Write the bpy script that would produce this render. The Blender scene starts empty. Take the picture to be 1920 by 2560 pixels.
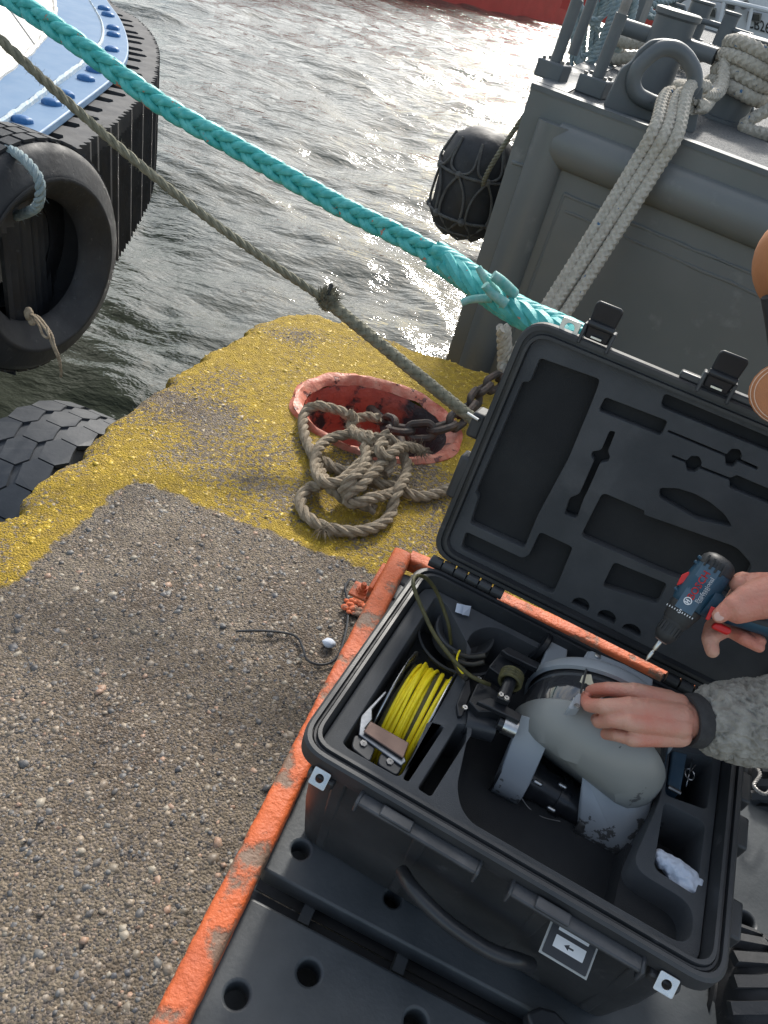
import bpy, bmesh, math, random
import numpy as np
from mathutils import Vector, Matrix, noise
random.seed(7); rng = np.random.default_rng(7)
PI = math.pi
C = bpy.context.scene.collection
SC = bpy.context.scene

# ------------------------------------------------------------------ camera, sky, sun, exposure
CAM_H = 1.45
F = 1850.0                      # focal length in pixels of a 1920 x 2560 picture
RC = np.array([[0.95853636, 0.28497027, 0.0],
               [0.17785387, -0.59823575, 0.78133347],
               [0.22265681, -0.74893654, -0.62411378]])   # camera (right, down, forward) -> world
cd = bpy.data.cameras.new('camera'); cam = bpy.data.objects.new('camera', cd); C.objects.link(cam)
r_, d_, f_ = RC[:, 0], RC[:, 1], RC[:, 2]
cam.matrix_world = Matrix(((r_[0], -d_[0], -f_[0], 0), (r_[1], -d_[1], -f_[1], 0), (r_[2], -d_[2], -f_[2], CAM_H), (0, 0, 0, 1)))
cd.sensor_fit = 'VERTICAL'; cd.sensor_height = 24; cd.lens = F / 2560 * 24
cd.clip_start = 0.02; cd.clip_end = 2000
SC.camera = cam

SUN_EL, SUN_AZ = math.radians(33), math.radians(5)      # azimuth from +Y towards +X
w = bpy.data.worlds.new('World'); SC.world = w; w.use_nodes = True
nt = w.node_tree; nt.nodes.clear()
out = nt.nodes.new('ShaderNodeOutputWorld'); bg = nt.nodes.new('ShaderNodeBackground')
sky = nt.nodes.new('ShaderNodeTexSky'); sky.sky_type = 'NISHITA'; sky.sun_disc = False
sky.sun_elevation = SUN_EL; sky.sun_rotation = SUN_AZ; sky.air_density = 1.3; sky.dust_density = 1.5
tc = nt.nodes.new('ShaderNodeTexCoord'); mp = nt.nodes.new('ShaderNodeMapping'); mp.inputs['Scale'].default_value = (1.6, 1.6, 3.6)
nz = nt.nodes.new('ShaderNodeTexNoise'); nz.inputs['Scale'].default_value = 1.7; nz.inputs['Detail'].default_value = 7; nz.inputs['Roughness'].default_value = .58
rp = nt.nodes.new('ShaderNodeValToRGB'); rp.color_ramp.elements[0].position = .50; rp.color_ramp.elements[1].position = .66
mx = nt.nodes.new('ShaderNodeMix'); mx.data_type = 'RGBA'
geo = nt.nodes.new('ShaderNodeVectorMath'); geo.operation = 'DOT_PRODUCT'
geo.inputs[1].default_value = (math.sin(SUN_AZ) * math.cos(SUN_EL), math.cos(SUN_AZ) * math.cos(SUN_EL), math.sin(SUN_EL))
mxx = nt.nodes.new('ShaderNodeMath'); mxx.operation = 'MAXIMUM'; mxx.inputs[1].default_value = 0
pw_ = nt.nodes.new('ShaderNodeMath'); pw_.operation = 'POWER'; pw_.inputs[1].default_value = 9
ml_ = nt.nodes.new('ShaderNodeMath'); ml_.operation = 'MULTIPLY_ADD'; ml_.inputs[1].default_value = 22; ml_.inputs[2].default_value = 6.8
cb_ = nt.nodes.new('ShaderNodeVectorMath'); cb_.operation = 'SCALE'; cb_.inputs[0].default_value = (1, .995, .98)
L = nt.links.new
L(tc.outputs['Generated'], geo.inputs[0]); L(geo.outputs['Value'], mxx.inputs[0]); L(mxx.outputs[0], pw_.inputs[0]); L(pw_.outputs[0], ml_.inputs[0]); L(ml_.outputs[0], cb_.inputs[3]); L(cb_.outputs[0], mx.inputs[7])
cv_ = nt.nodes.new('ShaderNodeMath'); cv_.operation = 'MULTIPLY_ADD'; cv_.inputs[1].default_value = .10
L(tc.outputs['Generated'], mp.inputs[0]); L(mp.outputs[0], nz.inputs[0]); L(mxx.outputs[0], cv_.inputs[0]); L(nz.outputs[0], cv_.inputs[2]); L(cv_.outputs[0], rp.inputs[0])
L(rp.outputs[0], mx.inputs[0]); L(sky.outputs[0], mx.inputs[6]); L(mx.outputs[2], bg.inputs[0]); L(bg.outputs[0], out.inputs[0])
bg.inputs[1].default_value = 0.10
sl = bpy.data.lights.new('sun', 'SUN'); so = bpy.data.objects.new('sun', sl); C.objects.link(so)
sl.energy = 2.4; sl.angle = math.radians(6); sl.color = (1, .95, .87)
sd = Vector((math.sin(SUN_AZ) * math.cos(SUN_EL), math.cos(SUN_AZ) * math.cos(SUN_EL), math.sin(SUN_EL)))
so.rotation_euler = sd.to_track_quat('Z', 'Y').to_euler(); so.location = (3, 12, 8)
SC.view_settings.view_transform = 'Standard'; SC.view_settings.look = 'None'; SC.view_settings.exposure = 0.85; SC.view_settings.gamma = 1
SC.render.resolution_x = 768; SC.render.resolution_y = 1024

# ------------------------------------------------------------------ survey helpers: from a sight line to a real point
O0 = np.array([0, 0, CAM_H])
def ray(px, py): return RC @ np.array([px - 960, py - 1280, F])
def P(px, py, z=0.0): v = ray(px, py); return Vector(O0 + v * ((z - CAM_H) / v[2]))
def D(px, py, d): v = ray(px, py); return Vector(O0 + v / np.linalg.norm(v) * d)
def PPl(px, py, p0, n):
    v = ray(px, py); t = (np.array(p0) - O0) @ np.array(n) / (v @ np.array(n)); return Vector(O0 + v * t)
def PY(px, py, y): v = ray(px, py); return Vector(O0 + v * (y / v[1]))
def V(*a): return Vector(a)

# ------------------------------------------------------------------ materials
def srgb(h):
    h = h.lstrip('#'); c = [int(h[i:i+2], 16) / 255 for i in (0, 2, 4)]
    return tuple((x / 12.92 if x <= .04045 else ((x + .055) / 1.055) ** 2.4) for x in c) + (1,)
def node(nt, t, **k):
    n = nt.nodes.new(t)
    for a, b in k.items():
        if isinstance(a, str) and hasattr(n, a): setattr(n, a, b)
    return n
def noise_n(nt, vec, scale, detail=4, rough=.55):
    n = nt.nodes.new('ShaderNodeTexNoise'); n.inputs['Scale'].default_value = scale
    n.inputs['Detail'].default_value = detail; n.inputs['Roughness'].default_value = rough
    nt.links.new(vec, n.inputs['Vector']); return n.outputs[0]
def ramp(nt, fac, a, b, ca=(0, 0, 0, 1), cb=(1, 1, 1, 1)):
    r = nt.nodes.new('ShaderNodeValToRGB'); e = r.color_ramp.elements
    e[0].position = a; e[1].position = b; e[0].color = ca; e[1].color = cb
    nt.links.new(fac, r.inputs[0]); return r.outputs[0]
def mixc(nt, fac, a, b):
    m = nt.nodes.new('ShaderNodeMix'); m.data_type = 'RGBA'
    for i, s in ((0, fac), (6, a), (7, b)):
        if hasattr(s, 'links'): nt.links.new(s, m.inputs[i])
        else: m.inputs[i].default_value = s
    return m.outputs[2]
def math_n(nt, op, a, b=0.0):
    m = nt.nodes.new('ShaderNodeMath'); m.operation = op
    for i, s in ((0, a), (1, b)):
        if hasattr(s, 'links'): nt.links.new(s, m.inputs[i])
        else: m.inputs[i].default_value = s
    return m.outputs[0]
def bump(nt, bs, h, strength, dist):
    b = nt.nodes.new('ShaderNodeBump'); b.inputs['Strength'].default_value = strength; b.inputs['Distance'].default_value = dist
    nt.links.new(h, b.inputs['Height']); nt.links.new(b.outputs[0], bs.inputs['Normal'])
def base(name):
    m = bpy.data.materials.new(name); m.use_nodes = True
    nt = m.node_tree; bs = nt.nodes['Principled BSDF']
    tc = nt.nodes.new('ShaderNodeTexCoord'); return m, nt, bs, tc.outputs['Object']
def wear(m, col, axis, gain, off, scale, lo, hi):
    nt = m.node_tree; bs = nt.nodes['Principled BSDF']; src = bs.inputs['Base Color'].links[0].from_socket
    tc = nt.nodes.new('ShaderNodeTexCoord'); d = nt.nodes.new('ShaderNodeVectorMath'); d.operation = 'DOT_PRODUCT'; d.inputs[1].default_value = axis; nt.links.new(tc.outputs['Object'], d.inputs[0])
    k = math_n(nt, 'ADD', math_n(nt, 'MULTIPLY', math_n(nt, 'ADD', d.outputs['Value'], off), gain), noise_n(nt, tc.outputs['Object'], scale, 9, .68))
    nt.links.new(mixc(nt, ramp(nt, k, lo, hi), src, col), bs.inputs['Base Color'])
def mat(name, col, col2=None, scale=20, lo=.35, hi=.7, rough=.5, rough2=None, metal=0, bs_=.3, bd=.002, bscale=None, chip=None, chipscale=14, chiplo=.62, chiphi=.64, detail=5, coat=0, sheen=0):
    """paint or plastic: two tones mixed by noise, fine relief, optional chips down to another colour"""
    m, nt, bs, co = base(name)
    col = tuple(col)[:3] + (1,); col2 = tuple(col2)[:3] + (1,) if col2 else tuple(c * .75 for c in col[:3]) + (1,)
    n = noise_n(nt, co, scale, detail); f = ramp(nt, n, lo, hi); c = mixc(nt, f, col, col2)
    hb = noise_n(nt, co, bscale or scale * 6, 4)
    if chip:
        nn = noise_n(nt, co, chipscale, 8, .62); cf = ramp(nt, nn, chiplo, chiphi)
        c = mixc(nt, cf, c, tuple(chip)[:3] + (1,)); hb = math_n(nt, 'SUBTRACT', hb, math_n(nt, 'MULTIPLY', cf, .6))
    nt.links.new(c, bs.inputs['Base Color']); bs.inputs['Metallic'].default_value = metal
    r2 = rough2 if rough2 is not None else min(1, rough + .18)
    rr = nt.nodes.new('ShaderNodeMapRange'); nt.links.new(noise_n(nt, co, scale * 1.7, 5), rr.inputs[0])
    rr.inputs[1].default_value = .3; rr.inputs[2].default_value = .7; rr.inputs[3].default_value = rough; rr.inputs[4].default_value = r2
    nt.links.new(rr.outputs[0], bs.inputs['Roughness'])
    if coat: bs.inputs['Coat Weight'].default_value = coat
    if bs_: bump(nt, bs, hb, bs_, bd)
    return m

def paint_fac(nt, co):
    """where the worn yellow border is painted on the quay"""
    sx = nt.nodes.new('ShaderNodeSeparateXYZ'); nt.links.new(co, sx.inputs[0]); x, y = sx.outputs[0], sx.outputs[1]
    a = math_n(nt, 'SUBTRACT', math_n(nt, 'ADD', math_n(nt, 'MULTIPLY', y, .17), -1.005), x)      # >0 left of the inner line
    b = math_n(nt, 'ADD', math_n(nt, 'ADD', y, math_n(nt, 'MULTIPLY', x, .12)), -1.535)
    d = math_n(nt, 'MAXIMUM', a, b)
    d = math_n(nt, 'ADD', d, math_n(nt, 'MULTIPLY', math_n(nt, 'SUBTRACT', noise_n(nt, co, 22, 5, .7), .5), .10))
    border = ramp(nt, d, .0, .012)
    worn = noise_n(nt, co, 2.6, 3, .5); fine = noise_n(nt, co, 75, 5, .75)
    wv = math_n(nt, 'ADD', math_n(nt, 'MULTIPLY', worn, .75), math_n(nt, 'MULTIPLY', fine, .95))
    # traffic wear along the middle of the strip and round the recess
    dist = math_n(nt, 'ABSOLUTE', math_n(nt, 'SUBTRACT', d, .42))
    wv = math_n(nt, 'ADD', wv, math_n(nt, 'MULTIPLY', math_n(nt, 'MINIMUM', dist, .45), .32))
    keep = ramp(nt, wv, .83, .90)
    return math_n(nt, 'MULTIPLY', border, keep), fine

def mat_concrete():
    m, nt, bs, co = base('exposed_aggregate_concrete')
    f, fine = paint_fac(nt, co)
    c = mixc(nt, ramp(nt, noise_n(nt, co, 90, 6, .7), .3, .7), (.075, .055, .038, 1), (.42, .335, .24, 1))
    c = mixc(nt, ramp(nt, noise_n(nt, co, 2.2, 5, .6), .50, .68), c, mixc(nt, .45, c, (.46, .41, .32, 1)))
    c = mixc(nt, ramp(nt, noise_n(nt, co, 3.0, 5, .6), .46, .62), c, mixc(nt, .6, c, (.085, .055, .038, 1)))
    vo = nt.nodes.new('ShaderNodeTexVoronoi'); vo.inputs['Scale'].default_value = 190; nt.links.new(co, vo.inputs['Vector'])
    hs = nt.nodes.new('ShaderNodeSeparateColor'); nt.links.new(vo.outputs['Color'], hs.inputs[0])
    c = mixc(nt, ramp(nt, hs.outputs[0], .62, .66), c, mixc(nt, hs.outputs[1], (.045, .045, .05, 1), (.40, .32, .25, 1)))
    yl = mixc(nt, ramp(nt, noise_n(nt, co, 30, 5), .3, .7), (.60, .40, .025, 1), (.36, .235, .03, 1))
    # moss-darkened strip near the outer edge
    c = mixc(nt, f, c, yl)
    nt.links.new(c, bs.inputs['Base Color']); bs.inputs['Roughness'].default_value = .78
    h = math_n(nt, 'ADD', math_n(nt, 'MULTIPLY', noise_n(nt, co, 160, 6, .75), 1.0), math_n(nt, 'MULTIPLY', vo.outputs['Distance'], -.8))
    bump(nt, bs, h, 1.0, .011)
    return m
def mat_pebble():
    m, nt, bs, co = base('embedded_pebbles')
    f, fine = paint_fac(nt, co)
    g = nt.nodes.new('ShaderNodeNewGeometry')
    r = nt.nodes.new('ShaderNodeValToRGB'); r.color_ramp.interpolation = 'CONSTANT'
    cols = [(.06, .065, .075), (.19, .145, .105), (.085, .08, .08), (.30, .235, .17), (.14, .105, .075), (.038, .04, .048), (.23, .19, .15), (.11, .115, .12), (.32, .19, .125), (.31, .27, .21), (.16, .13, .095), (.07, .075, .09)]
    e = r.color_ramp.elements
    for i, cc in enumerate(cols):
        el = e[i] if i < 2 else e.new(i / len(cols)); el.position = i / len(cols); el.color = cc + (1,)
    nt.links.new(g.outputs['Random Per Island'], r.inputs[0])
    c = mixc(nt, ramp(nt, noise_n(nt, co, 120, 5), .35, .7), r.outputs[0], mixc(nt, .45, r.outputs[0], (.30, .26, .21, 1)))
    yl = mixc(nt, ramp(nt, noise_n(nt, co, 30, 5), .3, .7), (.64, .44, .03, 1), (.42, .28, .035, 1))
    c = mixc(nt, f, c, yl)
    nt.links.new(c, bs.inputs['Base Color']); bs.inputs['Roughness'].default_value = .5
    bump(nt, bs, noise_n(nt, co, 300, 4), .4, .002)
    return m
def mat_water():
    m, nt, bs, co = base('harbour_water')
    bs.inputs['Base Color'].default_value = (.046, .054, .042, 1); bs.inputs['Roughness'].default_value = .04
    bs.inputs['IOR'].default_value = 1.5
    mp = nt.nodes.new('ShaderNodeMapping'); mp.inputs['Rotation'].default_value = (0, 0, .35); mp.inputs['Scale'].default_value = (1, 2.1, 1); nt.links.new(co, mp.inputs[0])
    a = noise_n(nt, mp.outputs[0], 3.2, 4, .55); b = noise_n(nt, mp.outputs[0], 8, 3, .5)
    h = math_n(nt, 'ADD', a, math_n(nt, 'MULTIPLY', b, .16))
    bump(nt, bs, h, .42, .11)
    return m
M = {}
M['concrete'] = mat_concrete(); M['pebble'] = mat_pebble(); M['water'] = mat_water()
M['teal'] = mat('teal_polypropylene_rope', (.035, .38, .37), (.13, .56, .53), 38, rough=.38, bs_=.6, bd=.0015, bscale=260, chip=(.50, .20, .13), chipscale=22, chiplo=.645, chiphi=.65)
M['tealend'] = mat('melted_rope_end', (.30, .50, .46), (.10, .42, .38), 50, rough=.4, bs_=.4)
M['manila'] = mat('weathered_hemp_rope', (.20, .155, .105), (.36, .30, .22), 55, rough=.85, bs_=.9, bd=.002, bscale=420)
M['greenrope'] = mat('grey_green_rope', (.15, .145, .105), (.27, .255, .19), 45, rough=.8, bs_=.9, bd=.002, bscale=420, chip=(.30, .10, .07), chipscale=16, chiplo=.70, chiphi=.71)
M['whiterope'] = mat('off_white_braided_rope', (.50, .465, .40), (.34, .31, .26), 60, rough=.8, bs_=.9, bd=.002, bscale=350, chip=(.06, .15, .28), chipscale=26, chiplo=.66, chiphi=.67)
M['bluerope'] = mat('faded_blue_grey_rope', (.20, .27, .30), (.33, .38, .38), 30, rough=.8, bs_=.8, bd=.002, bscale=300)
M['netrope'] = mat('weathered_dark_grey_rope', (.085, .085, .085), (.14, .14, .135), 30, rough=.85, bs_=.8, bd=.002, bscale=300)
M['rubber'] = mat('black_rubber', (.017, .018, .021), (.035, .037, .042), 7, rough=.5, rough2=.75, bs_=.5, bd=.003, bscale=45, chip=(.055, .056, .058), chipscale=30, chiplo=.60, chiphi=.72)
M['rubberdusty'] = mat('dusty_fender_rubber', (.050, .050, .054), (.095, .092, .09), 9, rough=.6, bs_=.4, bd=.002, bscale=70)
M['tread'] = mat('worn_tyre_tread', (.030, .036, .046), (.060, .066, .075), 9, rough=.5, bs_=.35, bd=.002, bscale=60)
M['tugblue'] = mat('tug_blue_paint', (.095, .19, .33), (.13, .225, .36), 6, rough=.45, bs_=.15, bd=.002, bscale=30, chip=(.16, .13, .11), chipscale=45, chiplo=.74, chiphi=.75)
M['boltblue'] = mat('bolt_blue_paint', (.02, .12, .32), (.03, .15, .36), 30, rough=.4, bs_=.2)
M['weld'] = mat('chipped_white_weld_bead', (.50, .54, .55), (.25, .38, .50), 40, rough=.6, bs_=.8, bd=.004, bscale=60)
M['tugwhite'] = mat('tug_white_paint', (.55, .53, .48), (.44, .42, .39), 14, rough=.35, bs_=.5, bd=.006, bscale=25)
M['hull'] = mat('barge_grey_paint', (.135, .145, .146), (.165, .172, .172), 2.2, rough=.34, rough2=.52, bs_=.22, bd=.005, bscale=7, chip=(.21, .215, .215), chipscale=6, chiplo=.60, chiphi=.72)
M['bollard'] = mat('barge_grey_gloss', (.095, .108, .118), (.12, .132, .14), 8, rough=.4, bs_=.15, bd=.002, bscale=40, chip=(.24, .23, .21), chipscale=7, chiplo=.70, chiphi=.71)
M['deck'] = mat('antislip_deck', (.045, .05, .055), (.13, .14, .15), 90, rough=.62, bs_=1.0, bd=.02, bscale=75)
M['galv'] = mat('scuffed_rail_pipe', (.20, .19, .18), (.34, .33, .32), 20, rough=.45, metal=.4, bs_=.2)
M['chain'] = mat('rusted_chain_steel', (.055, .05, .048), (.12, .085, .065), 30, rough=.55, metal=.5, bs_=.7, bd=.002, bscale=90)
M['recess'] = mat('red_oxide_paint', (.48, .085, .05), (.36, .06, .04), 12, rough=.4, bs_=.8, bd=.005, bscale=45, chip=(.035, .022, .02), chipscale=11, chiplo=.52, chiphi=.60)
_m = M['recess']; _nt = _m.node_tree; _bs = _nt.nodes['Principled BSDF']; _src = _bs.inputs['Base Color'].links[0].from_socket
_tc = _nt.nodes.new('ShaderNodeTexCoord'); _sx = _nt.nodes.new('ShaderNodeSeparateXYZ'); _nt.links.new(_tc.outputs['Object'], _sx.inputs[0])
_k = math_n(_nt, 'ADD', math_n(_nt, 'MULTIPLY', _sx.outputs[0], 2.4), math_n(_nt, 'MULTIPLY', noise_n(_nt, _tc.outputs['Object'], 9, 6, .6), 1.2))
_nt.links.new(mixc(_nt, ramp(_nt, _k, .66, .86), _src, (.028, .022, .024, 1)), _bs.inputs['Base Color'])  # right half of the bowl darkened, shade put into the paint colour
M['recesslip'] = mat('faded_red_lip_paint', (.50, .12, .07), (.58, .25, .17), 24, rough=.45, bs_=.9, bd=.006, bscale=40, chip=(.16, .05, .04), chipscale=22, chiplo=.60, chiphi=.63)
M['orange'] = mat('chipped_orange_paint', (.60, .125, .033), (.47, .10, .035), 16, rough=.5, bs_=.9, bd=.003, bscale=120, chip=(.20, .125, .085), chipscale=13, chiplo=.53, chiphi=.61)
M['plastic'] = mat('black_case_plastic', (.026, .028, .031), (.046, .048, .052), 7, rough=.36, rough2=.6, bs_=.25, bd=.0008, bscale=500, chip=(.085, .085, .09), chipscale=22, chiplo=.62, chiphi=.74)
M['plasticsmooth'] = mat('black_moulded_plastic', (.022, .024, .028), (.036, .038, .043), 14, rough=.28, rough2=.45, bs_=.1, bd=.0006, bscale=300)
M['deckplastic'] = mat('scuffed_black_deck_plastic', (.036, .043, .050), (.075, .083, .090), 7, rough=.40, rough2=.55, bs_=.35, bd=.0012, bscale=130, chip=(.34, .10, .05), chipscale=26, chiplo=.77, chiphi=.775)
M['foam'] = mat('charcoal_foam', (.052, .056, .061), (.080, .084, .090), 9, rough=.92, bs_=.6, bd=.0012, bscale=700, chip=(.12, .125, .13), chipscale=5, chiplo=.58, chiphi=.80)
M['foamdark'] = mat('charcoal_foam_shaded_floor', (.019, .020, .022), (.030, .032, .034), 7, rough=.95, bs_=.5, bd=.0012, bscale=700)  # darker copy of the foam, shade of the pocket floors put into colour
M['rim'] = mat('dusty_black_rim', (.034, .038, .044), (.060, .064, .072), 22, rough=.32, bs_=.3, bd=.001, bscale=200)
M['steel'] = mat('bright_steel', (.62, .62, .62), (.45, .45, .45), 40, rough=.22, metal=1, bs_=.1)
M['darksteel'] = mat('dull_steel', (.16, .16, .165), (.26, .26, .26), 50, rough=.35, metal=.9, bs_=.2)
M['rovgrey'] = mat('rov_grey_shell', (.225, .23, .22), (.265, .27, .26), 4, rough=.33, rough2=.42, bs_=.06, bd=.001, bscale=200, chip=(.085, .085, .083), chipscale=30, chiplo=.70, chiphi=.706)
M['rovpod'] = mat('rov_pod_grey', (.29, .32, .35), (.34, .36, .38), 5, rough=.25, rough2=.45, bs_=.08, bd=.001, bscale=200, chip=(.10, .10, .10), chipscale=24, chiplo=.70, chiphi=.706)
wear(M['rovpod'], (.09, .09, .09, 1), (.05, -.75, -.65), 3.0, .0, 34, .635, .645); wear(M['rovgrey'], (.10, .10, .10, 1), (.85, -.45, -.2), 2.6, -.055, 30, .64, .65)
M['rovblack'] = mat('rov_black_anodised', (.011, .012, .015), (.02, .022, .026), 20, rough=.25, bs_=.05)
M['acrylic'] = mat('tinted_acrylic_band', (.03, .032, .038), (.06, .06, .06), 12, rough=.05, rough2=.12, bs_=.04, coat=1)
M['cream'] = mat('cream_reflection_colour', (.62, .58, .44), (.5, .47, .36), 30, rough=.4, bs_=.2)
M['yellow'] = mat('yellow_cable_jacket', (.92, .76, .012), (.80, .63, .012), 60, rough=.38, bs_=.1)
M['olive'] = mat('dark_olive_braided_sheath', (.055, .052, .022), (.10, .09, .03), 130, rough=.5, bs_=.8, bd=.001, bscale=900)
M['blackcable'] = mat('dark_cable_jacket', (.020, .018, .014), (.035, .03, .02), 90, rough=.45, bs_=.4)
M['alu'] = mat('dull_aluminium_plate', (.22, .24, .27), (.15, .16, .18), 14, rough=.33, metal=.85, bs_=.2)
M['brown'] = mat('brownish_anodised_plate', (.20, .135, .11), (.15, .10, .085), 16, rough=.38, metal=.5, bs_=.1)
M['skin'] = mat('skin', (.60, .215, .15), (.58, .34, .25), 16, rough=.42, rough2=.60, bs_=.8, bd=.0016, bscale=240)
M['skin'].node_tree.nodes['Principled BSDF'].inputs['Subsurface Weight'].default_value = .15
M['skin'].node_tree.nodes['Principled BSDF'].inputs['Subsurface Radius'].default_value = (.012, .004, .002)
M['nail'] = mat('fingernail', (.62, .38, .31), (.66, .43, .36), 20, rough=.25, bs_=0)
M['fleece'] = mat('grey_brown_fleece', (.27, .255, .225), (.40, .38, .34), 60, rough=.95, bs_=.9, bd=.003, bscale=260)
M['cuff'] = mat('dark_cuff_binding', (.035, .034, .036), (.05, .05, .05), 60, rough=.85, bs_=.4)
M['tan'] = mat('tan_cap_cloth', (.50, .21, .09), (.42, .17, .075), 30, rough=.75, bs_=.5, bd=.001, bscale=500)
M['stitch'] = mat('pale_stitching', (.70, .50, .38), (.6, .42, .3), 60, rough=.8, bs_=.1)
M['drillblue'] = mat('dark_blue_tool_plastic', (.012, .055, .095), (.018, .066, .11), 20, rough=.38, bs_=.15, bd=.0005, bscale=600)
M['drillblack'] = mat('black_tool_rubber', (.016, .018, .020), (.026, .028, .032), 30, rough=.45, bs_=.2, bd=.0006, bscale=500)
M['red'] = mat('red_tool_plastic', (.62, .02, .018), (.52, .018, .016), 30, rough=.3, bs_=.05)
M['white'] = mat('white_print', (.75, .76, .78), (.68, .7, .72), 40, rough=.4, bs_=0)
M['redprint'] = mat('red_print', (.72, .03, .03), (.68, .03, .03), 40, rough=.4, bs_=0)
M['sticker'] = mat('silver_blue_sticker', (.05, .10, .15), (.07, .12, .17), 40, rough=.35, bs_=0)
M['tissue'] = mat('white_crumpled_tissue', (.66, .70, .78), (.50, .56, .66), 20, rough=.7, bs_=.9, bd=.004, bscale=60)
M['labelgrey'] = mat('pale_print', (.42, .43, .42), (.36, .37, .36), 30, rough=.5, bs_=0)
M['boatred'] = mat('red_boat_paint', (.50, .045, .035), (.42, .04, .03), 2, rough=.4, bs_=.1)
M['boatwhite'] = mat('white_boat_paint', (.66, .68, .70), (.58, .60, .62), 2, rough=.4, bs_=.1)
M['glass'] = mat('dark_window_glass', (.02, .025, .03), (.03, .035, .04), 5, rough=.06, bs_=0)
M['blackpaint'] = mat('black_lettering', (.02, .02, .02), (.03, .03, .03), 5, rough=.5, bs_=0)
M['orangering'] = mat('orange_life_ring', (.70, .14, .03), (.6, .12, .03), 5, rough=.5, bs_=0)

# ------------------------------------------------------------------ mesh building
class MB:
    def __init__(s): s.v = []; s.f = []; s.mi = []
    def add(s, vs, fs, mi=0):
        o = len(s.v); s.v += [Vector(x) for x in vs]; s.f += [tuple(i + o for i in f) for f in fs]; s.mi += [mi] * len(fs); return s
    def tube(s, pts, r, n=8, cap=True, mi=0, squash=1.0, up=None):
        pts = [Vector(p) for p in pts]; m = len(pts)
        rs = r if hasattr(r, '__len__') else [r] * m
        fr = frames(pts, up); vs = []
        for (p, T, N, B), rr in zip(fr, rs):
            for k in range(n):
                a = 2 * PI * k / n; vs.append(p + N * (rr * math.cos(a)) + B * (rr * squash * math.sin(a)))
        fs = [(i * n + k, i * n + (k + 1) % n, (i + 1) * n + (k + 1) % n, (i + 1) * n + k) for i in range(m - 1) for k in range(n)]
        if cap: fs += [tuple(range(n))[::-1], tuple((m - 1) * n + k for k in range(n))]
        return s.add(vs, fs, mi)
    def capsule(s, a, b, ra, rb=None, n=12, mi=0, squash=1.0, up=None):
        a, b = Vector(a), Vector(b); rb = ra if rb is None else rb
        d = (b - a); L_ = d.length or 1e-6; d = d / L_
        pts = []; rs = []
        for t in (-90, -60, -30, 0): pts.append(a + d * ra * math.sin(math.radians(t))); rs.append(max(ra * math.cos(math.radians(t)), ra * .03))
        for t in (0, 30, 60, 90): pts.append(b + d * rb * math.sin(math.radians(t))); rs.append(max(rb * math.cos(math.radians(t)), rb * .03))
        if L_ < 1e-5: del pts[4], rs[4]
        return s.tube(pts, rs, n, True, mi, squash, up)
    def box(s, c, sx, sy, sz, X=(1, 0, 0), Y=(0, 1, 0), Z=(0, 0, 1), mi=0):
        c, X, Y, Z = Vector(c), Vector(X), Vector(Y), Vector(Z)
        vs = [c + X * (i * sx / 2) + Y * (j * sy / 2) + Z * (k * sz / 2) for i in (-1, 1) for j in (-1, 1) for k in (-1, 1)]
        return s.add(vs, [(0, 1, 3, 2), (4, 6, 7, 5), (0, 4, 5, 1), (2, 3, 7, 6), (0, 2, 6, 4), (1, 5, 7, 3)], mi)
    def prism(s, poly, dirv, mi=0, z0=None):
        """closed outline of 3D points pushed along dirv"""
        a = [Vector(p) for p in poly]; d = Vector(dirv); n = len(a)
        return s.add(a + [p + d for p in a], [tuple(range(n))[::-1], tuple(range(n, 2 * n))] + [(i, (i + 1) % n, n + (i + 1) % n, n + i) for i in range(n)], mi)
    def lathe(s, prof, o, ax, n=32, mi=0, sx=1, sy=1, ref=None, closed=False):
        """prof: (radius, distance along axis)"""
        ax = Vector(ax).normalized(); o = Vector(o)
        rf = Vector(ref) if ref is not None else (Vector((0, 0, 1)) if abs(ax.z) < .9 else Vector((1, 0, 0)))
        N = (rf - ax * rf.dot(ax)).normalized(); B = ax.cross(N); vs = []
        for r, h in prof:
            for k in range(n):
                a = 2 * PI * k / n; vs.append(o + ax * h + N * (r * sx * math.cos(a)) + B * (r * sy * math.sin(a)))
        m = len(prof); rng_ = m if closed else m - 1
        fs = [(i * n + k, i * n + (k + 1) % n, ((i + 1) % m) * n + (k + 1) % n, ((i + 1) % m) * n + k) for i in range(rng_) for k in range(n)]
        return s.add(vs, fs, mi)
    def sphere(s, c, r, sx=1, sy=1, sz=1, n=16, X=(1, 0, 0), Y=(0, 1, 0), Z=(0, 0, 1), mi=0):
        c, X, Y, Z = Vector(c), Vector(X), Vector(Y), Vector(Z); vs = []; m = n // 2
        for i in range(m + 1):
            t = PI * i / m
            for k in range(n):
                a = 2 * PI * k / n; vs.append(c + X * (r * sx * math.sin(t) * math.cos(a)) + Y * (r * sy * math.sin(t) * math.sin(a)) + Z * (r * sz * math.cos(t)))
        return s.add(vs, [(i * n + k, i * n + (k + 1) % n, (i + 1) * n + (k + 1) % n, (i + 1) * n + k) for i in range(m) for k in range(n)], mi)
def frames(pts, up=None):
    m = len(pts); T = []
    for i in range(m):
        t = pts[min(i + 1, m - 1)] - pts[max(i - 1, 0)]; T.append(t.normalized() if t.length > 1e-9 else (T[-1] if T else Vector((0, 0, 1))))
    u = Vector(up) if up is not None else (Vector((0, 0, 1)) if abs(T[0].z) < .9 else Vector((1, 0, 0)))
    N = (u - T[0] * u.dot(T[0])).normalized(); res = []
    for i in range(m):
        if i:
            N = N - T[i] * N.dot(T[i])
            if N.length < 1e-6: N = T[i].orthogonal()
            N.normalize()
        res.append((pts[i], T[i], N, T[i].cross(N)))
    return res
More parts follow.
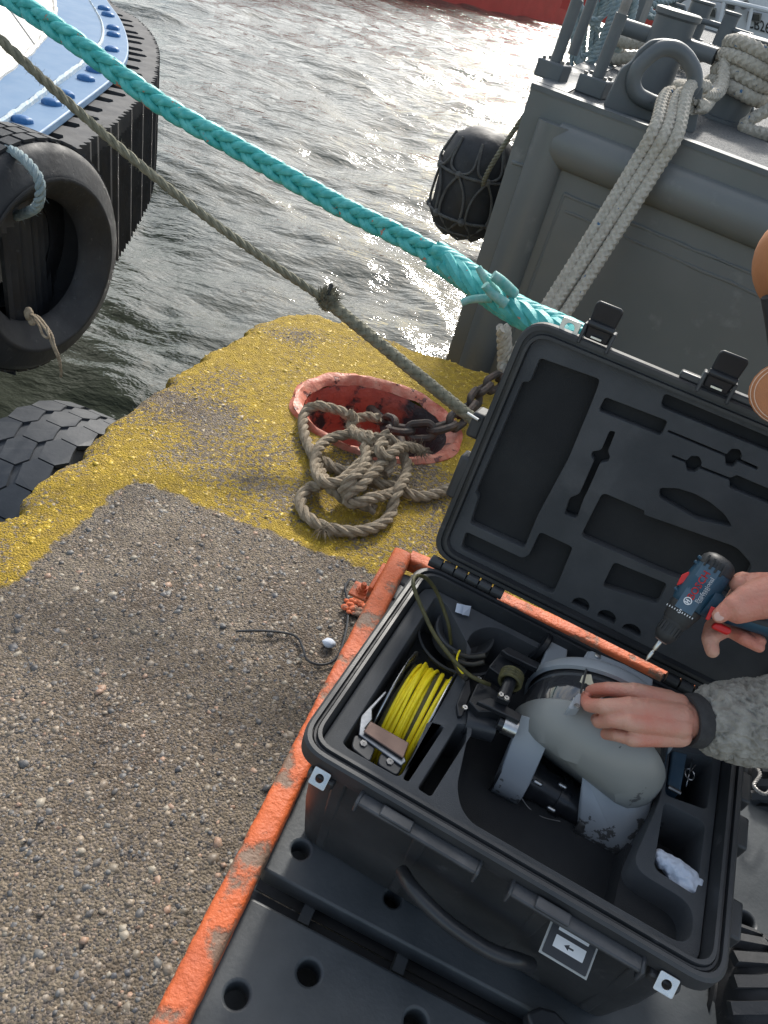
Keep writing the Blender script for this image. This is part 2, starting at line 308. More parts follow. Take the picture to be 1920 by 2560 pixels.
def crom(pts, step):
    pts = [Vector(p) for p in pts]; q = [pts[0] * 2 - pts[1]] + pts + [pts[-1] * 2 - pts[-2]]; o = []
    for i in range(1, len(q) - 2):
        p0, p1, p2, p3 = q[i - 1:i + 3]; n = max(1, int((p2 - p1).length / step))
        for k in range(n):
            t = k / n; o.append(.5 * ((2 * p1) + (p2 - p0) * t + (2 * p0 - 5 * p1 + 4 * p2 - p3) * t * t + (3 * p1 - p0 - 3 * p2 + p3) * t ** 3))
    o.append(pts[-1])
    # even out the spacing
    d = [0]
    for a, b in zip(o, o[1:]): d.append(d[-1] + (b - a).length)
    n = max(2, int(d[-1] / step)); r = []; j = 0
    for k in range(n + 1):
        s = d[-1] * k / n
        while j < len(d) - 2 and d[j + 1] < s: j += 1
        t = (s - d[j]) / max(1e-9, d[j + 1] - d[j]); r.append(o[j].lerp(o[j + 1], min(1, max(0, t))))
    return r

ORG = {}
def thing(name, label, cat, loc, group=None):
    o = bpy.data.objects.new(name, None); C.objects.link(o); o.location = loc; o.empty_display_size = .05
    o['label'] = label; o['category'] = cat
    if group: o['group'] = group
    ORG[o.name] = Vector(loc); return o
def finish(me, mats, smooth=40):
    for m in (mats if isinstance(mats, (list, tuple)) else [mats]): me.materials.append(M[m])
    me.validate()
    bm = bmesh.new(); bm.from_mesh(me); bmesh.ops.recalc_face_normals(bm, faces=bm.faces[:]); bm.to_mesh(me); bm.free()
    if smooth:
        me.polygons.foreach_set('use_smooth', [True] * len(me.polygons)); me.set_sharp_from_angle(angle=math.radians(smooth))
def obj(name, mb, mats, parent=None, smooth=40, label=None, cat=None, group=None, kind=None, bevel=0, seg=2, loc=None):
    org = ORG[parent.name] if parent else (Vector(loc) if loc is not None else Vector((0, 0, 0)))
    me = bpy.data.meshes.new(name); me.from_pydata([v - org for v in mb.v], [], mb.f)
    if any(mb.mi): me.polygons.foreach_set('material_index', mb.mi)
    finish(me, mats, smooth)
    o = bpy.data.objects.new(name, me); C.objects.link(o)
    if parent: o.parent = parent; ORG[o.name] = org
    else: o.location = org; ORG[o.name] = org
    if label: o['label'] = label
    if cat: o['category'] = cat
    if group: o['group'] = group
    if kind: o['kind'] = kind
    if bevel:
        b = o.modifiers.new('bevel', 'BEVEL'); b.width = bevel; b.segments = seg; b.limit_method = 'ANGLE'; b.angle_limit = math.radians(35); b.harden_normals = False
    return o
def plate_mb(outer, holes, O, X, Y, Z, depth, bevel=0.0, res=2):
    """flat outline(s) in the (X, Y) plane at O, with holes, reaching `depth` along -Z; top at O"""
    cu = bpy.data.curves.new('tmp', 'CURVE'); cu.dimensions = '2D'; cu.fill_mode = 'BOTH'
    cu.extrude = max(depth / 2 - bevel, 1e-5); cu.bevel_depth = bevel; cu.bevel_resolution = res; cu.offset = -bevel
    for lp in [outer] + list(holes):
        sp = cu.splines.new('POLY'); sp.points.add(len(lp) - 1); sp.use_cyclic_u = True
        for i, (x, y) in enumerate(lp): sp.points[i].co = (x, y, 0, 1)
    ob = bpy.data.objects.new('tmp', cu); C.objects.link(ob)
    me = bpy.data.meshes.new_from_object(ob); O, X, Y, Z = map(Vector, (O, X, Y, Z))
    bpy.data.objects.remove(ob); bpy.data.curves.remove(cu)
    mb = MB(); mb.add([O + X * v.co.x + Y * v.co.y + Z * (v.co.z - depth / 2) for v in me.vertices], [tuple(p.vertices) for p in me.polygons])
    bpy.data.meshes.remove(me); return mb
def round_poly(pts, r, n=5):
    """2D outline with rounded corners"""
    o = []; m = len(pts)
    for i in range(m):
        p0, p, p1 = Vector(pts[i - 1]).to_2d(), Vector(pts[i]).to_2d(), Vector(pts[(i + 1) % m]).to_2d()
        a, b = p0 - p, p1 - p; rr = min(r, a.length * .45, b.length * .45); A = p + a.normalized() * rr; B = p + b.normalized() * rr
        for k in range(n + 1):
            t = k / n; o.append(tuple(A * (1 - t) ** 2 + p * 2 * t * (1 - t) + B * t * t))
    return o
def rrect(x0, y0, x1, y1, r, n=6): return round_poly([(x0, y0), (x1, y0), (x1, y1), (x0, y1)], r, n)
def text_mb(txt, O, X, Y, Z, size, ext=.0004, align='CENTER', sx=1.0):
    cu = bpy.data.curves.new('txt', 'FONT'); cu.body = txt; cu.size = size; cu.extrude = ext; cu.align_x = align; cu.align_y = 'CENTER'; cu.resolution_u = 2; cu.offset = size * .012
    ob = bpy.data.objects.new('txt', cu); C.objects.link(ob); bpy.context.view_layer.update()
    me = bpy.data.meshes.new_from_object(ob); O, X, Y, Z = map(Vector, (O, X, Y, Z)); mb = MB()
    mb.add([O + X * v.co.x * sx + Y * v.co.y + Z * v.co.z for v in me.vertices], [tuple(p.vertices) for p in me.polygons])
    bpy.data.objects.remove(ob); bpy.data.curves.remove(cu); bpy.data.meshes.remove(me); return mb

def laid_rope(mb, pts, R, pitch, strands=3, step=None, n=7, fat=1.0, fuzz=0, seed=0):
    """twisted rope: strands wound round the centre line"""
    rs = R * .52 * fat; off = R - rs; c = crom(pts, step or pitch / 9); fr = frames(c); rr = random.Random(seed)
    s = 0; acc = [0]
    for a, b in zip(c, c[1:]): acc.append(acc[-1] + (b - a).length)
    for k in range(strands):
        line = [p + (N * math.cos(2 * PI * (a / pitch + k / strands)) + B * math.sin(2 * PI * (a / pitch + k / strands))) * off for (p, T, N, B), a in zip(fr, acc)]
        mb.tube(line, rs, n)
    for _ in range(fuzz):
        i = rr.randrange(len(fr)); p, T, N, B = fr[i]; a = rr.uniform(0, 2 * PI); d = N * math.cos(a) + B * math.sin(a)
        l = rr.uniform(.25, .9) * R; q = p + d * R * .9; e = q + d * l + T * rr.uniform(-1, 1) * l
        mb.tube([q, (q + e) / 2 + T * rr.uniform(-.2, .2) * l, e], [.0005, .0004, .0002], 3)
    return mb
def plait(mb, pts, R, pitch, n4=4, step=None, nn=6, sq=.62, thick=.40, yarn=0):
    """plaited rope: two families of strands crossing over and under"""
    c = crom(pts, step or pitch / 16); fr = frames(c); acc = [0]
    for a, b in zip(c, c[1:]): acc.append(acc[-1] + (b - a).length)
    ro, am = R * (1 - thick * sq - .10), R * .12
    for sgn in (1, -1):
        for k in range(n4):
            line = []; ups = []
            for (p, T, N, B), a in zip(fr, acc):
                w_ = 2 * PI * a / pitch; th = sgn * w_ + k * 2 * PI / n4
                rad = ro + sgn * am * math.cos(n4 * w_)
                line.append(p + (N * math.cos(th) + B * math.sin(th)) * rad); ups.append(N * math.cos(th) + B * math.sin(th))
            # flat-ish strand: width along the surface
            vs = []; m = len(line)
            for i, (q, u) in enumerate(zip(line, ups)):
                t = (line[min(i + 1, m - 1)] - line[max(i - 1, 0)]).normalized(); b_ = t.cross(u).normalized()
                for j in range(nn):
                    a = 2 * PI * j / nn; y_ = 1 - (.09 if yarn and j % 2 else 0); a += (acc[i] / R * .9 * sgn) if yarn else 0; vs.append(q + u * (R * thick * sq * y_ * math.cos(a)) + b_ * (R * thick * y_ * math.sin(a)))
            mb.add(vs, [(i * nn + j, i * nn + (j + 1) % nn, (i + 1) * nn + (j + 1) % nn, (i + 1) * nn + j) for i in range(m - 1) for j in range(nn)] + [tuple(range(nn))[::-1], tuple((m - 1) * nn + j for j in range(nn))])
    return mb

def braid(mb, pts, R, pitch, step=.006, n=9, sub=2):
    """plaited rope laid like a braid: three pairs of strands weaving left and right"""
    c = crom(pts, step); fr = frames(c); acc = [0]
    for a, b in zip(c, c[1:]): acc.append(acc[-1] + (b - a).length)
    for k in range(3):
        for j in range(sub):
            line = []
            for (p, T, N, B), a in zip(fr, acc):
                th = 2 * PI * a / pitch + k * 2 * PI / 3 + (j - (sub - 1) / 2) * .62
                line.append(p + N * (R * .60 * math.sin(th)) + B * (R * .36 * math.sin(2 * th)))
            mb.tube(line, R * .335, n)
    return mb

# ================================================================== QUAY
EDGE = [(-1.22, -3), (-1.08, .5), (-.985, 1.35), (-.94, 1.6), (-.90, 1.97), (-.865, 2.22), (-.79, 2.53), (-.73, 2.82), (-.66, 2.98), (-.55, 3.05), (-.36, 3.04), (-.16, 3.0), (.04, 2.985), (.31, 2.96), (1.0, 2.88), (9, 2.0)]
RCX, RCY, RSX, RSY = -.125, 2.345, .315, .262       # mooring recess: centre and half axes
def edge_sd(X, Y):
    """distance inside the quay edge, numpy arrays"""
    best = np.full(X.shape, 1e9); side = np.zeros(X.shape)
    for (ax, ay), (bx, by) in zip(EDGE, EDGE[1:]):
        dx, dy = bx - ax, by - ay; t = np.clip(((X - ax) * dx + (Y - ay) * dy) / (dx * dx + dy * dy), 0, 1)
        qx, qy = ax + t * dx, ay + t * dy; d = np.hypot(X - qx, Y - qy); cr = dx * (Y - ay) - dy * (X - ax)
        m = d < best; best[m] = d[m]; side[m] = np.where(cr[m] < 0, 1, -1)
    return best * side
def vnoise(X, Y, s, seed):
    """smooth value noise on a lattice"""
    r = np.random.default_rng(seed).random((256, 256)); x, y = X * s + 1000.3, Y * s + 1000.7
    i, j = np.floor(x).astype(int), np.floor(y).astype(int); u, v = x - i, y - j; u = u * u * (3 - 2 * u); v = v * v * (3 - 2 * v)
    g = lambda a, b: r[a % 256, b % 256]
    return (g(i, j) * (1 - u) + g(i + 1, j) * u) * (1 - v) + (g(i, j + 1) * (1 - u) + g(i + 1, j + 1) * u) * v - .5
def quay_h(X, Y):
    d = edge_sd(X, Y) + vnoise(X, Y, 14, 1) * .035 + vnoise(X, Y, 45, 2) * .016 + vnoise(X, Y, 6, 21) * .03
    z = vnoise(X, Y, 3, 3) * .008 + vnoise(X, Y, 60, 4) * .004 + vnoise(X, Y, 130, 5) * .003
    z = z - np.where(d < .05, (.05 - np.clip(d, 0, .05)) ** 2 * 10 * 1.1 + .0, 0)
    z = np.where(d < 0, np.maximum(z + d * 14, -1.9), z)
    e = np.hypot((X - RCX) / RSX, (Y - RCY) / RSY)
    return np.where(e < .93, -.40, z), d, e
xs = np.concatenate([np.linspace(-3, -1.36, 8)[:-1], np.arange(-1.36, 1.3, .0105), np.linspace(1.3, 9, 30)])
ys = np.concatenate([np.linspace(-3, 0, 14)[:-1], np.arange(0, 3.35, .0105), np.linspace(3.36, 4.2, 6)])
GX, GY = np.meshgrid(xs, ys, indexing='ij'); GZ, _, _ = quay_h(GX, GY)
def grid_obj(name, GX, GY, GZ, mats, keep=None):
    nx, ny = GX.shape; me = bpy.data.meshes.new(name)
    idx = np.arange(nx * ny).reshape(nx, ny)
    q = np.stack([idx[:-1, :-1], idx[1:, :-1], idx[1:, 1:], idx[:-1, 1:]], -1).reshape(-1, 4)
    if keep is not None: q = q[keep.reshape(-1)]
    me.vertices.add(nx * ny); me.vertices.foreach_set('co', np.stack([GX, GY, GZ], -1).reshape(-1).astype(np.float32))
    me.loops.add(q.size); me.loops.foreach_set('vertex_index', q.reshape(-1).astype(np.int32))
    me.polygons.add(len(q)); me.polygons.foreach_set('loop_start', np.arange(len(q), dtype=np.int32) * 4); me.polygons.foreach_set('loop_total', np.full(len(q), 4, np.int32))
    me.polygons.foreach_set('use_smooth', np.ones(len(q), bool)); me.update(calc_edges=True); me.materials.append(M[mats])
    o = bpy.data.objects.new(name, me); C.objects.link(o); return o
quay = grid_obj('quay', GX, GY, GZ, 'concrete'); quay['kind'] = 'structure'

# exposed aggregate: thousands of stones set in the surface
def ico():
    bm = bmesh.new(); bmesh.ops.create_icosphere(bm, subdivisions=1, radius=1); v = np.array([x.co[:] for x in bm.verts]); f = np.array([[w_.index for w_ in x.verts] for x in bm.faces]); bm.free(); return v, f
IV, IF = ico()
def stones(name, X, Y, Z, S, mats, flat=(.35, .6), sink=.25):
    n = len(X); a = rng.uniform(0, 2 * PI, n); el = rng.uniform(.55, 1, n); fl = rng.uniform(*flat, n)
    v = IV[None] * (1 + rng.uniform(-.16, .16, (n, len(IV)))[:, :, None])
    vx = v[:, :, 0] * S[:, None]; vy = v[:, :, 1] * (S * el)[:, None]; vz = v[:, :, 2] * (S * fl)[:, None]
    tl = rng.normal(0, .25, n)[:, None]; vz = vz + vx * tl
    ca, sa = np.cos(a)[:, None], np.sin(a)[:, None]
    co = np.stack([X[:, None] + vx * ca - vy * sa, Y[:, None] + vx * sa + vy * ca, (Z - S * fl * sink)[:, None] + vz], -1).reshape(-1, 3)
    fs = (IF[None] + (np.arange(n) * len(IV))[:, None, None]).reshape(-1, 3)
    me = bpy.data.meshes.new(name); me.vertices.add(len(co)); me.vertices.foreach_set('co', co.reshape(-1).astype(np.float32))
    me.loops.add(fs.size); me.loops.foreach_set('vertex_index', fs.reshape(-1).astype(np.int32))
    me.polygons.add(len(fs)); me.polygons.foreach_set('loop_start', np.arange(len(fs), dtype=np.int32) * 3); me.polygons.foreach_set('loop_total', np.full(len(fs), 3, np.int32))
    me.polygons.foreach_set('use_smooth', np.ones(len(fs), bool)); me.update(calc_edges=True); me.materials.append(M[mats])
    o = bpy.data.objects.new(name, me); C.objects.link(o); return o
N = 60000
X = rng.uniform(-1.15, .75, N); Y = rng.uniform(.25, 3.05, N)
S = np.exp(rng.normal(math.log(.0040), .48, N)); big = rng.random(N) < .055; S = np.where(big, rng.uniform(.008, .0165, N), S); S = np.clip(S, .0022, .0175)
Z, d, e = quay_h(X, Y)
dens = vnoise(X, Y, 3.2, 9) * 1.1 + vnoise(X, Y, 14, 10) * .9 + .52; dens = np.where(S > .007, 1.0, dens)
k = (d > .012) & (e > 1.0) & (rng.random(N) < dens) & ~((X > .25) & (Y < 1.3))
paintzone = (X < -1.005 + Y * .17) | (Y + .12 * X > 1.535)
k &= ~(paintzone & (rng.random(N) < .35)); sk = np.where(paintzone, .66, .58)
so_ = stones('embedded_pebbles', X[k], Y[k], Z[k] - S[k] * .50 * (sk[k] - .12) , S[k], 'pebble'); so_['kind'] = 'stuff'
so_['label'] = 'small rounded pebbles set in the quay concrete'; so_['category'] = 'pebbles'

# ================================================================== WATER
WZ = -1.5
fy = np.concatenate([np.arange(-3, 1, .25), np.geomspace(1, 160, 620)])
fu = np.linspace(-1.25, 1.45, 330)
Yg, Ug = np.meshgrid(fy, fu, indexing='ij'); Xg = Ug * (np.maximum(Yg, 0) + 4.0)
def waves(X, Y):
    z = np.zeros_like(X); r = np.random.default_rng(3)
    wx = X + vnoise(X, Y, .35, 31) * 1.6; wy = Y + vnoise(X, Y, .4, 32) * 1.4
    for i in range(26):
        lam = .32 * 1.16 ** i * .9; th = 1.25 + r.normal(0, .5); am = .0095 * lam ** .90 * (1.0 if lam < 2.2 else (2.2 / lam) ** 1.1)
        k_ = 2 * PI / lam; ph = k_ * (wx * math.cos(th) + wy * math.sin(th)) + r.uniform(0, 6.28)
        sn = np.sin(ph); z += am * (sn + .25 * np.cos(2 * ph))
    z += vnoise(X, Y, 1.5, 41) * .05 + vnoise(X, Y, 3.4, 42) * .018
    return z
Zg = WZ + waves(Xg, Yg)
water = grid_obj('water', Xg, Yg, Zg, 'water'); water['kind'] = 'structure'

# ================================================================== RED MOORING RECESS, CHAIN
t = thing('mooring_recess', 'oval red painted cast recess sunk in the yellow quay corner', 'mooring recess', (RCX, RCY, 0))
def oval(prof, seed, amp):
    mb = MB(); n = 72; vs = []
    for i, (r, h) in enumerate(prof):
        for k in range(n):
            a = 2 * PI * k / n; w_ = 1 + amp * noise.noise(Vector((math.cos(a) * 3, math.sin(a) * 3, i * .4 + seed)))
            vs.append((RCX + RSX * r * w_ * math.cos(a), RCY + RSY * r * w_ * math.sin(a), h + amp * .25 * noise.noise(Vector((math.cos(a) * 5, math.sin(a) * 5, seed + i)))))
    mb.add(vs, [(i * n + k, i * n + (k + 1) % n, (i + 1) * n + (k + 1) % n, (i + 1) * n + k) for i in range(len(prof) - 1) for k in range(n)]); return mb
obj('lip', oval([(1.04, -.03), (1.035, .004), (1.0, .014), (.95, .012), (.90, .001), (.86, -.016)], 1, .05), 'recesslip', t)
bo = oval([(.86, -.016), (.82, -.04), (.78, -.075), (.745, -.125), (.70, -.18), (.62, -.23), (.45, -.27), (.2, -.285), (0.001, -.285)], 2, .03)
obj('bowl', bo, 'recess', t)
cb = MB(); cb.tube([(RCX - .05, RCY + .21, -.10), (RCX + .10, RCY + .02, -.07), (RCX + .17, RCY - .17, -.10)], .02, 12); obj('crossbar', cb, 'chain', t)
obj('drain_plug', MB().lathe([(.001, .012), (.03, .012), (.035, .0), (.035, -.01)], (RCX - .02, RCY - .02, -.285), (0, 0, 1), 20), 'darksteel', t)

def link_mb(c, ax, nrm, L_=.125, W_=.085, r=.0145):
    ax = Vector(ax).normalized(); nrm = Vector(nrm); side = ax.cross(nrm).normalized(); pts = []; h = L_ / 2 - W_ / 2
    for k in range(20):
        a = 2 * PI * k / 20; x = math.cos(a) * (W_ / 2 - r); y = math.sin(a) * (W_ / 2 - r) + (h if math.sin(a) >= 0 else -h)
        pts.append(Vector(c) + side * x + ax * y)
    mb = MB(); n = 8; m = len(pts); vs = []
    nn = ax.cross(side).normalized()
    for i in range(m):
        T = (pts[(i + 1) % m] - pts[i - 1]).normalized(); B = T.cross(nn).normalized()
        for j in range(n): a = 2 * PI * j / n; vs.append(pts[i] + nn * r * math.cos(a) + B * r * math.sin(a))
    mb.add(vs, [(i * n + j, i * n + (j + 1) % n, ((i + 1) % m) * n + (j + 1) % n, ((i + 1) % m) * n + j) for i in range(m) for j in range(n)]); return mb
cpath = crom([P(950, 1050, -.06), P(1010, 1078, .02), P(1075, 1078, .045), P(1130, 1062, .06), P(1175, 1015, .07), P(1205, 975, .075), P(1250, 948, .085), P(1300, 925, .12), P(1370, 925, .14)], .087)
t = thing('mooring_chain', 'heavy dark rusty chain running from the red recess to the right', 'chain', cpath[3])
for i, (p, T, N_, B_) in enumerate(frames(cpath)):
    a = (PI / 2 if i % 2 else 0) + random.uniform(-.3, .3); obj('link', link_mb(p, T, N_ * math.cos(a) + B_ * math.sin(a)), 'chain', t)

# rag-like black tape wrapped on the chain is left as part of the chain; red sleeve end near the rope knot
# ================================================================== COILED OLD ROPE
def z3(pts, sc=.3858, ox=640, oy=640): return [P(ox + x * sc, oy + y * sc, z) for x, y, z in pts]
rope = MB()
RR = .0195
loops = [
 [(800, 1055, .05), (720, 1040, .035), (630, 1055, .03), (560, 1010, .045), (480, 985, .05), (390, 970, .05), (325, 1000, .03), (305, 1060, .022), (310, 1140, .022), (340, 1230, .022), (380, 1310, .022), (420, 1400, .04), (470, 1490, .05), (540, 1545, .045), (610, 1600, .03), (690, 1610, .03), (770, 1645, .022)],
 [(430, 1480, .06), (350, 1500, .03), (293, 1560, .022), (300, 1640, .022), (350, 1705, .022), (430, 1750, .022), (540, 1778, .022), (650, 1785, .022), (760, 1762, .022), (840, 1715, .022), (880, 1655, .022), (892, 1580, .045), (930, 1500, .06), (972, 1420, .05), (975, 1340, .05), (940, 1265, .06), (895, 1205, .08), (850, 1180, .09)],
 [(860, 1150, .10), (800, 1180, .09), (700, 1155, .06), (600, 1155, .05), (490, 1180, .04), (410, 1240, .045), (385, 1330, .05), (400, 1420, .07), (450, 1470, .08), (540, 1465, .08), (620, 1400, .08), (690, 1330, .085), (760, 1270, .09), (830, 1240, .10), (880, 1290, .08), (860, 1370, .06), (830, 1420, .05)],
 [(1330, 1480, .03), (1230, 1512, .022), (1150, 1545, .022), (1050, 1560, .022), (960, 1525, .03), (880, 1490, .03), (800, 1480, .03), (700, 1440, .03), (600, 1400, .022), (510, 1375, .022), (430, 1320, .022)],
 [(860, 1290, .10), (800, 1360, .10), (730, 1430, .10), (670, 1500, .09), (600, 1530, .08), (590, 1590, .05), (660, 1600, .06), (740, 1570, .07), (820, 1555, .06), (900, 1530, .04), (970, 1480, .03)],
 [(700, 1230, .09), (720, 1300, .10), (680, 1390, .11), (610, 1450, .11), (560, 1530, .07)],
 [(830, 1200, .13), (790, 1250, .13), (840, 1300, .12), (900, 1260, .12), (960, 1235, .10), (1040, 1250, .07), (1075, 1265, .06)],
 [(600, 1010, .08), (640, 1060, .06), (610, 1110, .04), (680, 1170, .10), (760, 1200, .11)]]
for i, lp in enumerate(loops): laid_rope(rope, z3(lp), RR, .115, fuzz=220, seed=i)
for k in range(150):     # frayed ends
    b = z3([(1060 + random.uniform(-20, 15), 1262, .06)])[0] if k < 90 else z3([(430 + random.uniform(-15, 15), 1770, .022)])[0]
    dv = Vector((random.uniform(-.3, 1), random.uniform(-1, .3), random.uniform(-.35, .4))).normalized() * random.uniform(.02, .06)
    rope.tube([b, b + dv * .5 + Vector((0, 0, .006)), b + dv], [.0011, .0009, .0004], 3)
obj('coiled_rope', rope, 'manila', label='tangled old hemp rope lying in loops over the red recess lip', cat='rope')

# thin taut line with the frayed knot
tl = thing('mooring_line', 'thin grey-green taut rope with a frayed knot above the quay corner', 'rope', P(1195, 1065, .05))
A_, K_, B__ = D(-130, -25, 2.75), D(817, 752, 2.62), P(1215, 1075, .16)
rp_ = MB(); mid = [A_.lerp(K_, t_) - Vector((0, 0, .05 * math.sin(PI * t_))) for t_ in (0, .15, .3, .45, .6, .75, .9, 1)]
laid_rope(rp_, mid, .0155, .105, fuzz=500, seed=3); obj('strand', rp_, 'greenrope', tl)
rp_ = MB(); plait(rp_, [K_, K_.lerp(B__, .3), K_.lerp(B__, .65), B__], .0235, .135, 4, thick=.46); laid_rope(rp_, [K_, B__], .01, .1, fuzz=260, seed=4)
obj('spliced_eye', rp_, 'greenrope', tl)
fk = MB(); fk.sphere(K_ + Vector((.005, 0, 0)), .034, 1, .8, 1.05, 14)
for k in range(520):
    v = Vector((random.gauss(0, 1), random.gauss(0, 1), random.gauss(.25, 1))).normalized(); b = K_ + v * .028
    u_ = Vector((random.uniform(-.2, .9), random.uniform(-.3, .3), random.uniform(.2, 1))); e_ = b + v * random.uniform(.008, .02) + u_ * random.uniform(.004, .03)
    fk.tube([b, (b + e_) / 2 + v * .004, e_], [.0013, .001, .0005], 3)
obj('frayed_knot', fk, 'greenrope', tl); obj('tape_tip', MB().capsule(D(822, 735, 2.6), D(828, 713, 2.6), .009, .007, 10), 'rubber', tl)

# thick teal plaited hawser
tt = thing('teal_hawser', 'thick teal plaited hawser stretched across the picture above the water', 'rope', D(1455, 900, 2.02))
tp = [(-160, -110, 2.95), (20, -8, 2.8), (175, 95, 2.68), (400, 258, 2.55), (620, 385, 2.45), (850, 515, 2.35), (1000, 590, 2.28), (1120, 655, 2.22)]
mb = MB(); braid(mb, [D(*q) for q in tp], .0335, .20); obj('plaited_rope', mb, 'teal', tt)
mb = MB(); braid(mb, [D(1085, 635, 2.24), D(1180, 700, 2.2), D(1290, 775, 2.15), D(1390, 820, 2.11), D(1460, 858, 2.07), D(1490, 930, 2.03)], .045, .24, sub=3)
laid_rope(mb, [D(1110, 655, 2.2), D(1200, 722, 2.16), D(1320, 792, 2.11), D(1440, 850, 2.05)], .034, .22, 4); obj('splice', mb, 'teal', tt)
for pts, r0, r1 in (([(1240, 735, 2.12), (1215, 700, 2.1), (1195, 668, 2.1)],   .015, .009), ([(1285, 735, 2.12), (1255, 705, 2.08), (1232, 688, 2.07)], .016, .014), ([(1230, 745, 2.12), (1180, 748, 2.12), (1153, 757, 2.12)], .013, .010), ([(1265, 760, 2.08), (1232, 735, 2.07), (1212, 712, 2.06)], .015, .012)):
    mb = MB(); q = [D(*x) for x in pts]; mb.tube(crom(q, .01), list(np.linspace(r0, r1, len(crom(q, .01)))), 10); obj('cut_strand', mb, 'tealend', tt, label='pale melted strand end sticking out of the splice')

# ================================================================== GREY BARGE
Z1 = 1.0
ho = V(.083, 3.57); hu = V(.905, -.425, 0).normalized(); hn = V(-hu.y, hu.x, 0); hs = V(.2, .98, 0).normalized()
O3 = Vector((.083, 3.57, Z1)); UP = Vector((0, 0, 1))
bt = thing('grey_barge', 'dark grey steel barge bow rising beyond the quay on the right', 'barge', (1.5, 5, WZ))
def H(u, z, n=0): return O3 + hu * u + UP * (z - Z1) - hn * n       # point on the bow face, n towards the viewer
mb = MB(); mb.prism([H(0, Z1 - .004), H(0, -2.2), H(7, -2.2), H(7, Z1 - .004)], hn * .06); 
sidep = [O3 + UP * -.004, O3 + hs * 14 - UP * .004, O3 + hs * 14 - UP * 3.2, O3 - UP * 3.2]
mb.prism([p + hn * .06 + hu * .0 for p in sidep], hu * .06); obj('hull', mb, 'hull', bt)
mb = MB(); mb.prism([O3 + hn * .10, H(7, Z1) + hn * .10, H(7, Z1) + hs * 14, O3 + hs * 14], -UP * .01); obj('deck', mb, 'deck', bt)
# smooth margin plate along the deck edge
mb = MB(); mb.prism([H(-.002, Z1 + .006, .004), H(7, Z1 + .006, .004), H(7, Z1 + .006, .004) + hn * .07, H(-.002, Z1 + .006, .004) + hs * .07], -UP * .02)
mb.prism([O3 + UP * .007 + hs * .072, O3 + UP * .007 + hs * .072 + hu * .15, O3 + UP * .007 + hs * 13 + hu * .15, O3 + UP * .007 + hs * 13], -UP * .02); obj('margin_plate', mb, 'bollard', bt)
def halfpipe(a, b, r, nrm, side, n=12):
    a, b = Vector(a), Vector(b); m = MB(); vs = []
    for p in (a, b):
        for k in range(n + 1):
            t_ = PI * k / n; vs.append(p + side * (r * math.cos(t_)) + nrm * (r * .75 * math.sin(t_)))
    m.add(vs, [(i, i + 1, n + 2 + i, n + 1 + i) for i in range(n)] + [tuple(range(n + 1)), tuple(range(n + 1, 2 * n + 2))[::-1]]); return m
# positions on the face measured from the photograph
def fu_(px, py): q = PPl(px, py, O3, hn); return (q - O3).dot(hu), q.z
u1, z1 = fu_(1390, 300); u2, z2 = fu_(1420, 385)
obj('rubbing_strake', halfpipe(H(.19, .83), H(7, .83), .085, -hn, UP), 'hull', bt)
obj('corner_strake', halfpipe(H(.165, .90), H(.165, -2.2), .085, -hn, hu), 'hull', bt)
mb = MB()
for (a, b) in ((H(.30, .66, .002), H(7, .66, .002)), (H(.30, .66, .002), H(.30, -2.2, .002)), (H(.02, .70, .002), H(.08, .70, .002)), (H(.33, .60, .002), H(7, .60, .002))):
    c = crom([a.lerp(b, k / 90) + Vector((0, 0, random.uniform(-.003, .003))) for k in range(91)], .05); mb.tube(c, [.0065 + random.uniform(-.0015, .0025) for _ in c], 6)
obj('weld_seam', mb, 'hull', bt)
mb = MB(); mb.prism([H(.30, .655, .0), H(.30, -2.2, .0), H(7, -2.2, 0), H(7, .655, 0)], -hn * .004); obj('bow_panel', mb, 'hull', bt)

def bollard(px, py, hgt, r, bar=True, barz=.6, z0=Z1, bl=.30):
    b = P(px, py, z0); mb = MB(); mb.lathe([(r * 1.3, 0), (r * 1.3, .012), (r, .015), (r, hgt - .03), (r * 1.12, hgt - .02), (r * 1.13, hgt), (r * 1.0, hgt + .006), (0.001, hgt + .004)], b, UP, 36); o = obj('bollard', mb, 'bollard', bt)
    if bar:
        m2 = MB(); d = hu; m2.tube([b + UP * hgt * barz - d * bl, b + UP * hgt * barz + d * bl], r * .36, 16); obj('horn', m2, 'bollard', o)
    return b
def pr(p):
    v = RC.T @ (np.array(p) - O0); return 960 + F * v[0] / v[2], 1280 + F * v[1] / v[2]
b1 = bollard(1616, 236, .35, .098, True, .66, bl=.24); b2 = bollard(1808, 300, .34, .098, False)
b3 = bollard(1722, 92, .36, .13, False); b4 = bollard(1796, 118, .34, .085, True, .55, bl=.30)
# closed chock: plate with a big rounded opening and a pipe lip
co_ = P(1500, 262, Z1 + .006); co2 = P(1722, 325, Z1 + .006); cu = (co2 - co_).normalized(); wch = (co2 - co_).length; cnn = Vector((-cu.y, cu.x, 0))
def ck(px, py): q = PPl(px, py, co_, cnn); return ((q - co_).dot(cu), q.z - co_.z)
outer = [ck(*p) for p in [(1508, 268), (1700, 338), (1738, 330), (1758, 230), (1756, 180), (1737, 130), (1700, 103), (1665, 97), (1630, 100), (1598, 125), (1580, 155), (1555, 170), (1545, 190)]]
outer = round_poly(outer, .015, 3)
hole = round_poly([ck(*p) for p in [(1632, 258), (1660, 262), (1712, 240), (1738, 215), (1735, 175), (1713, 140), (1690, 122), (1655, 118), (1622, 140), (1588, 175), (1580, 210), (1592, 238)]], .05, 5)
obj('chock_plate', plate_mb(outer, [hole], co_ + cnn * .0, cu, UP, -cnn, .03, .004), 'bollard', bt)
lipl = [co_ + cu * x + UP * y - cnn * .006 for x, y in hole]; lipl = lipl + lipl[:2]
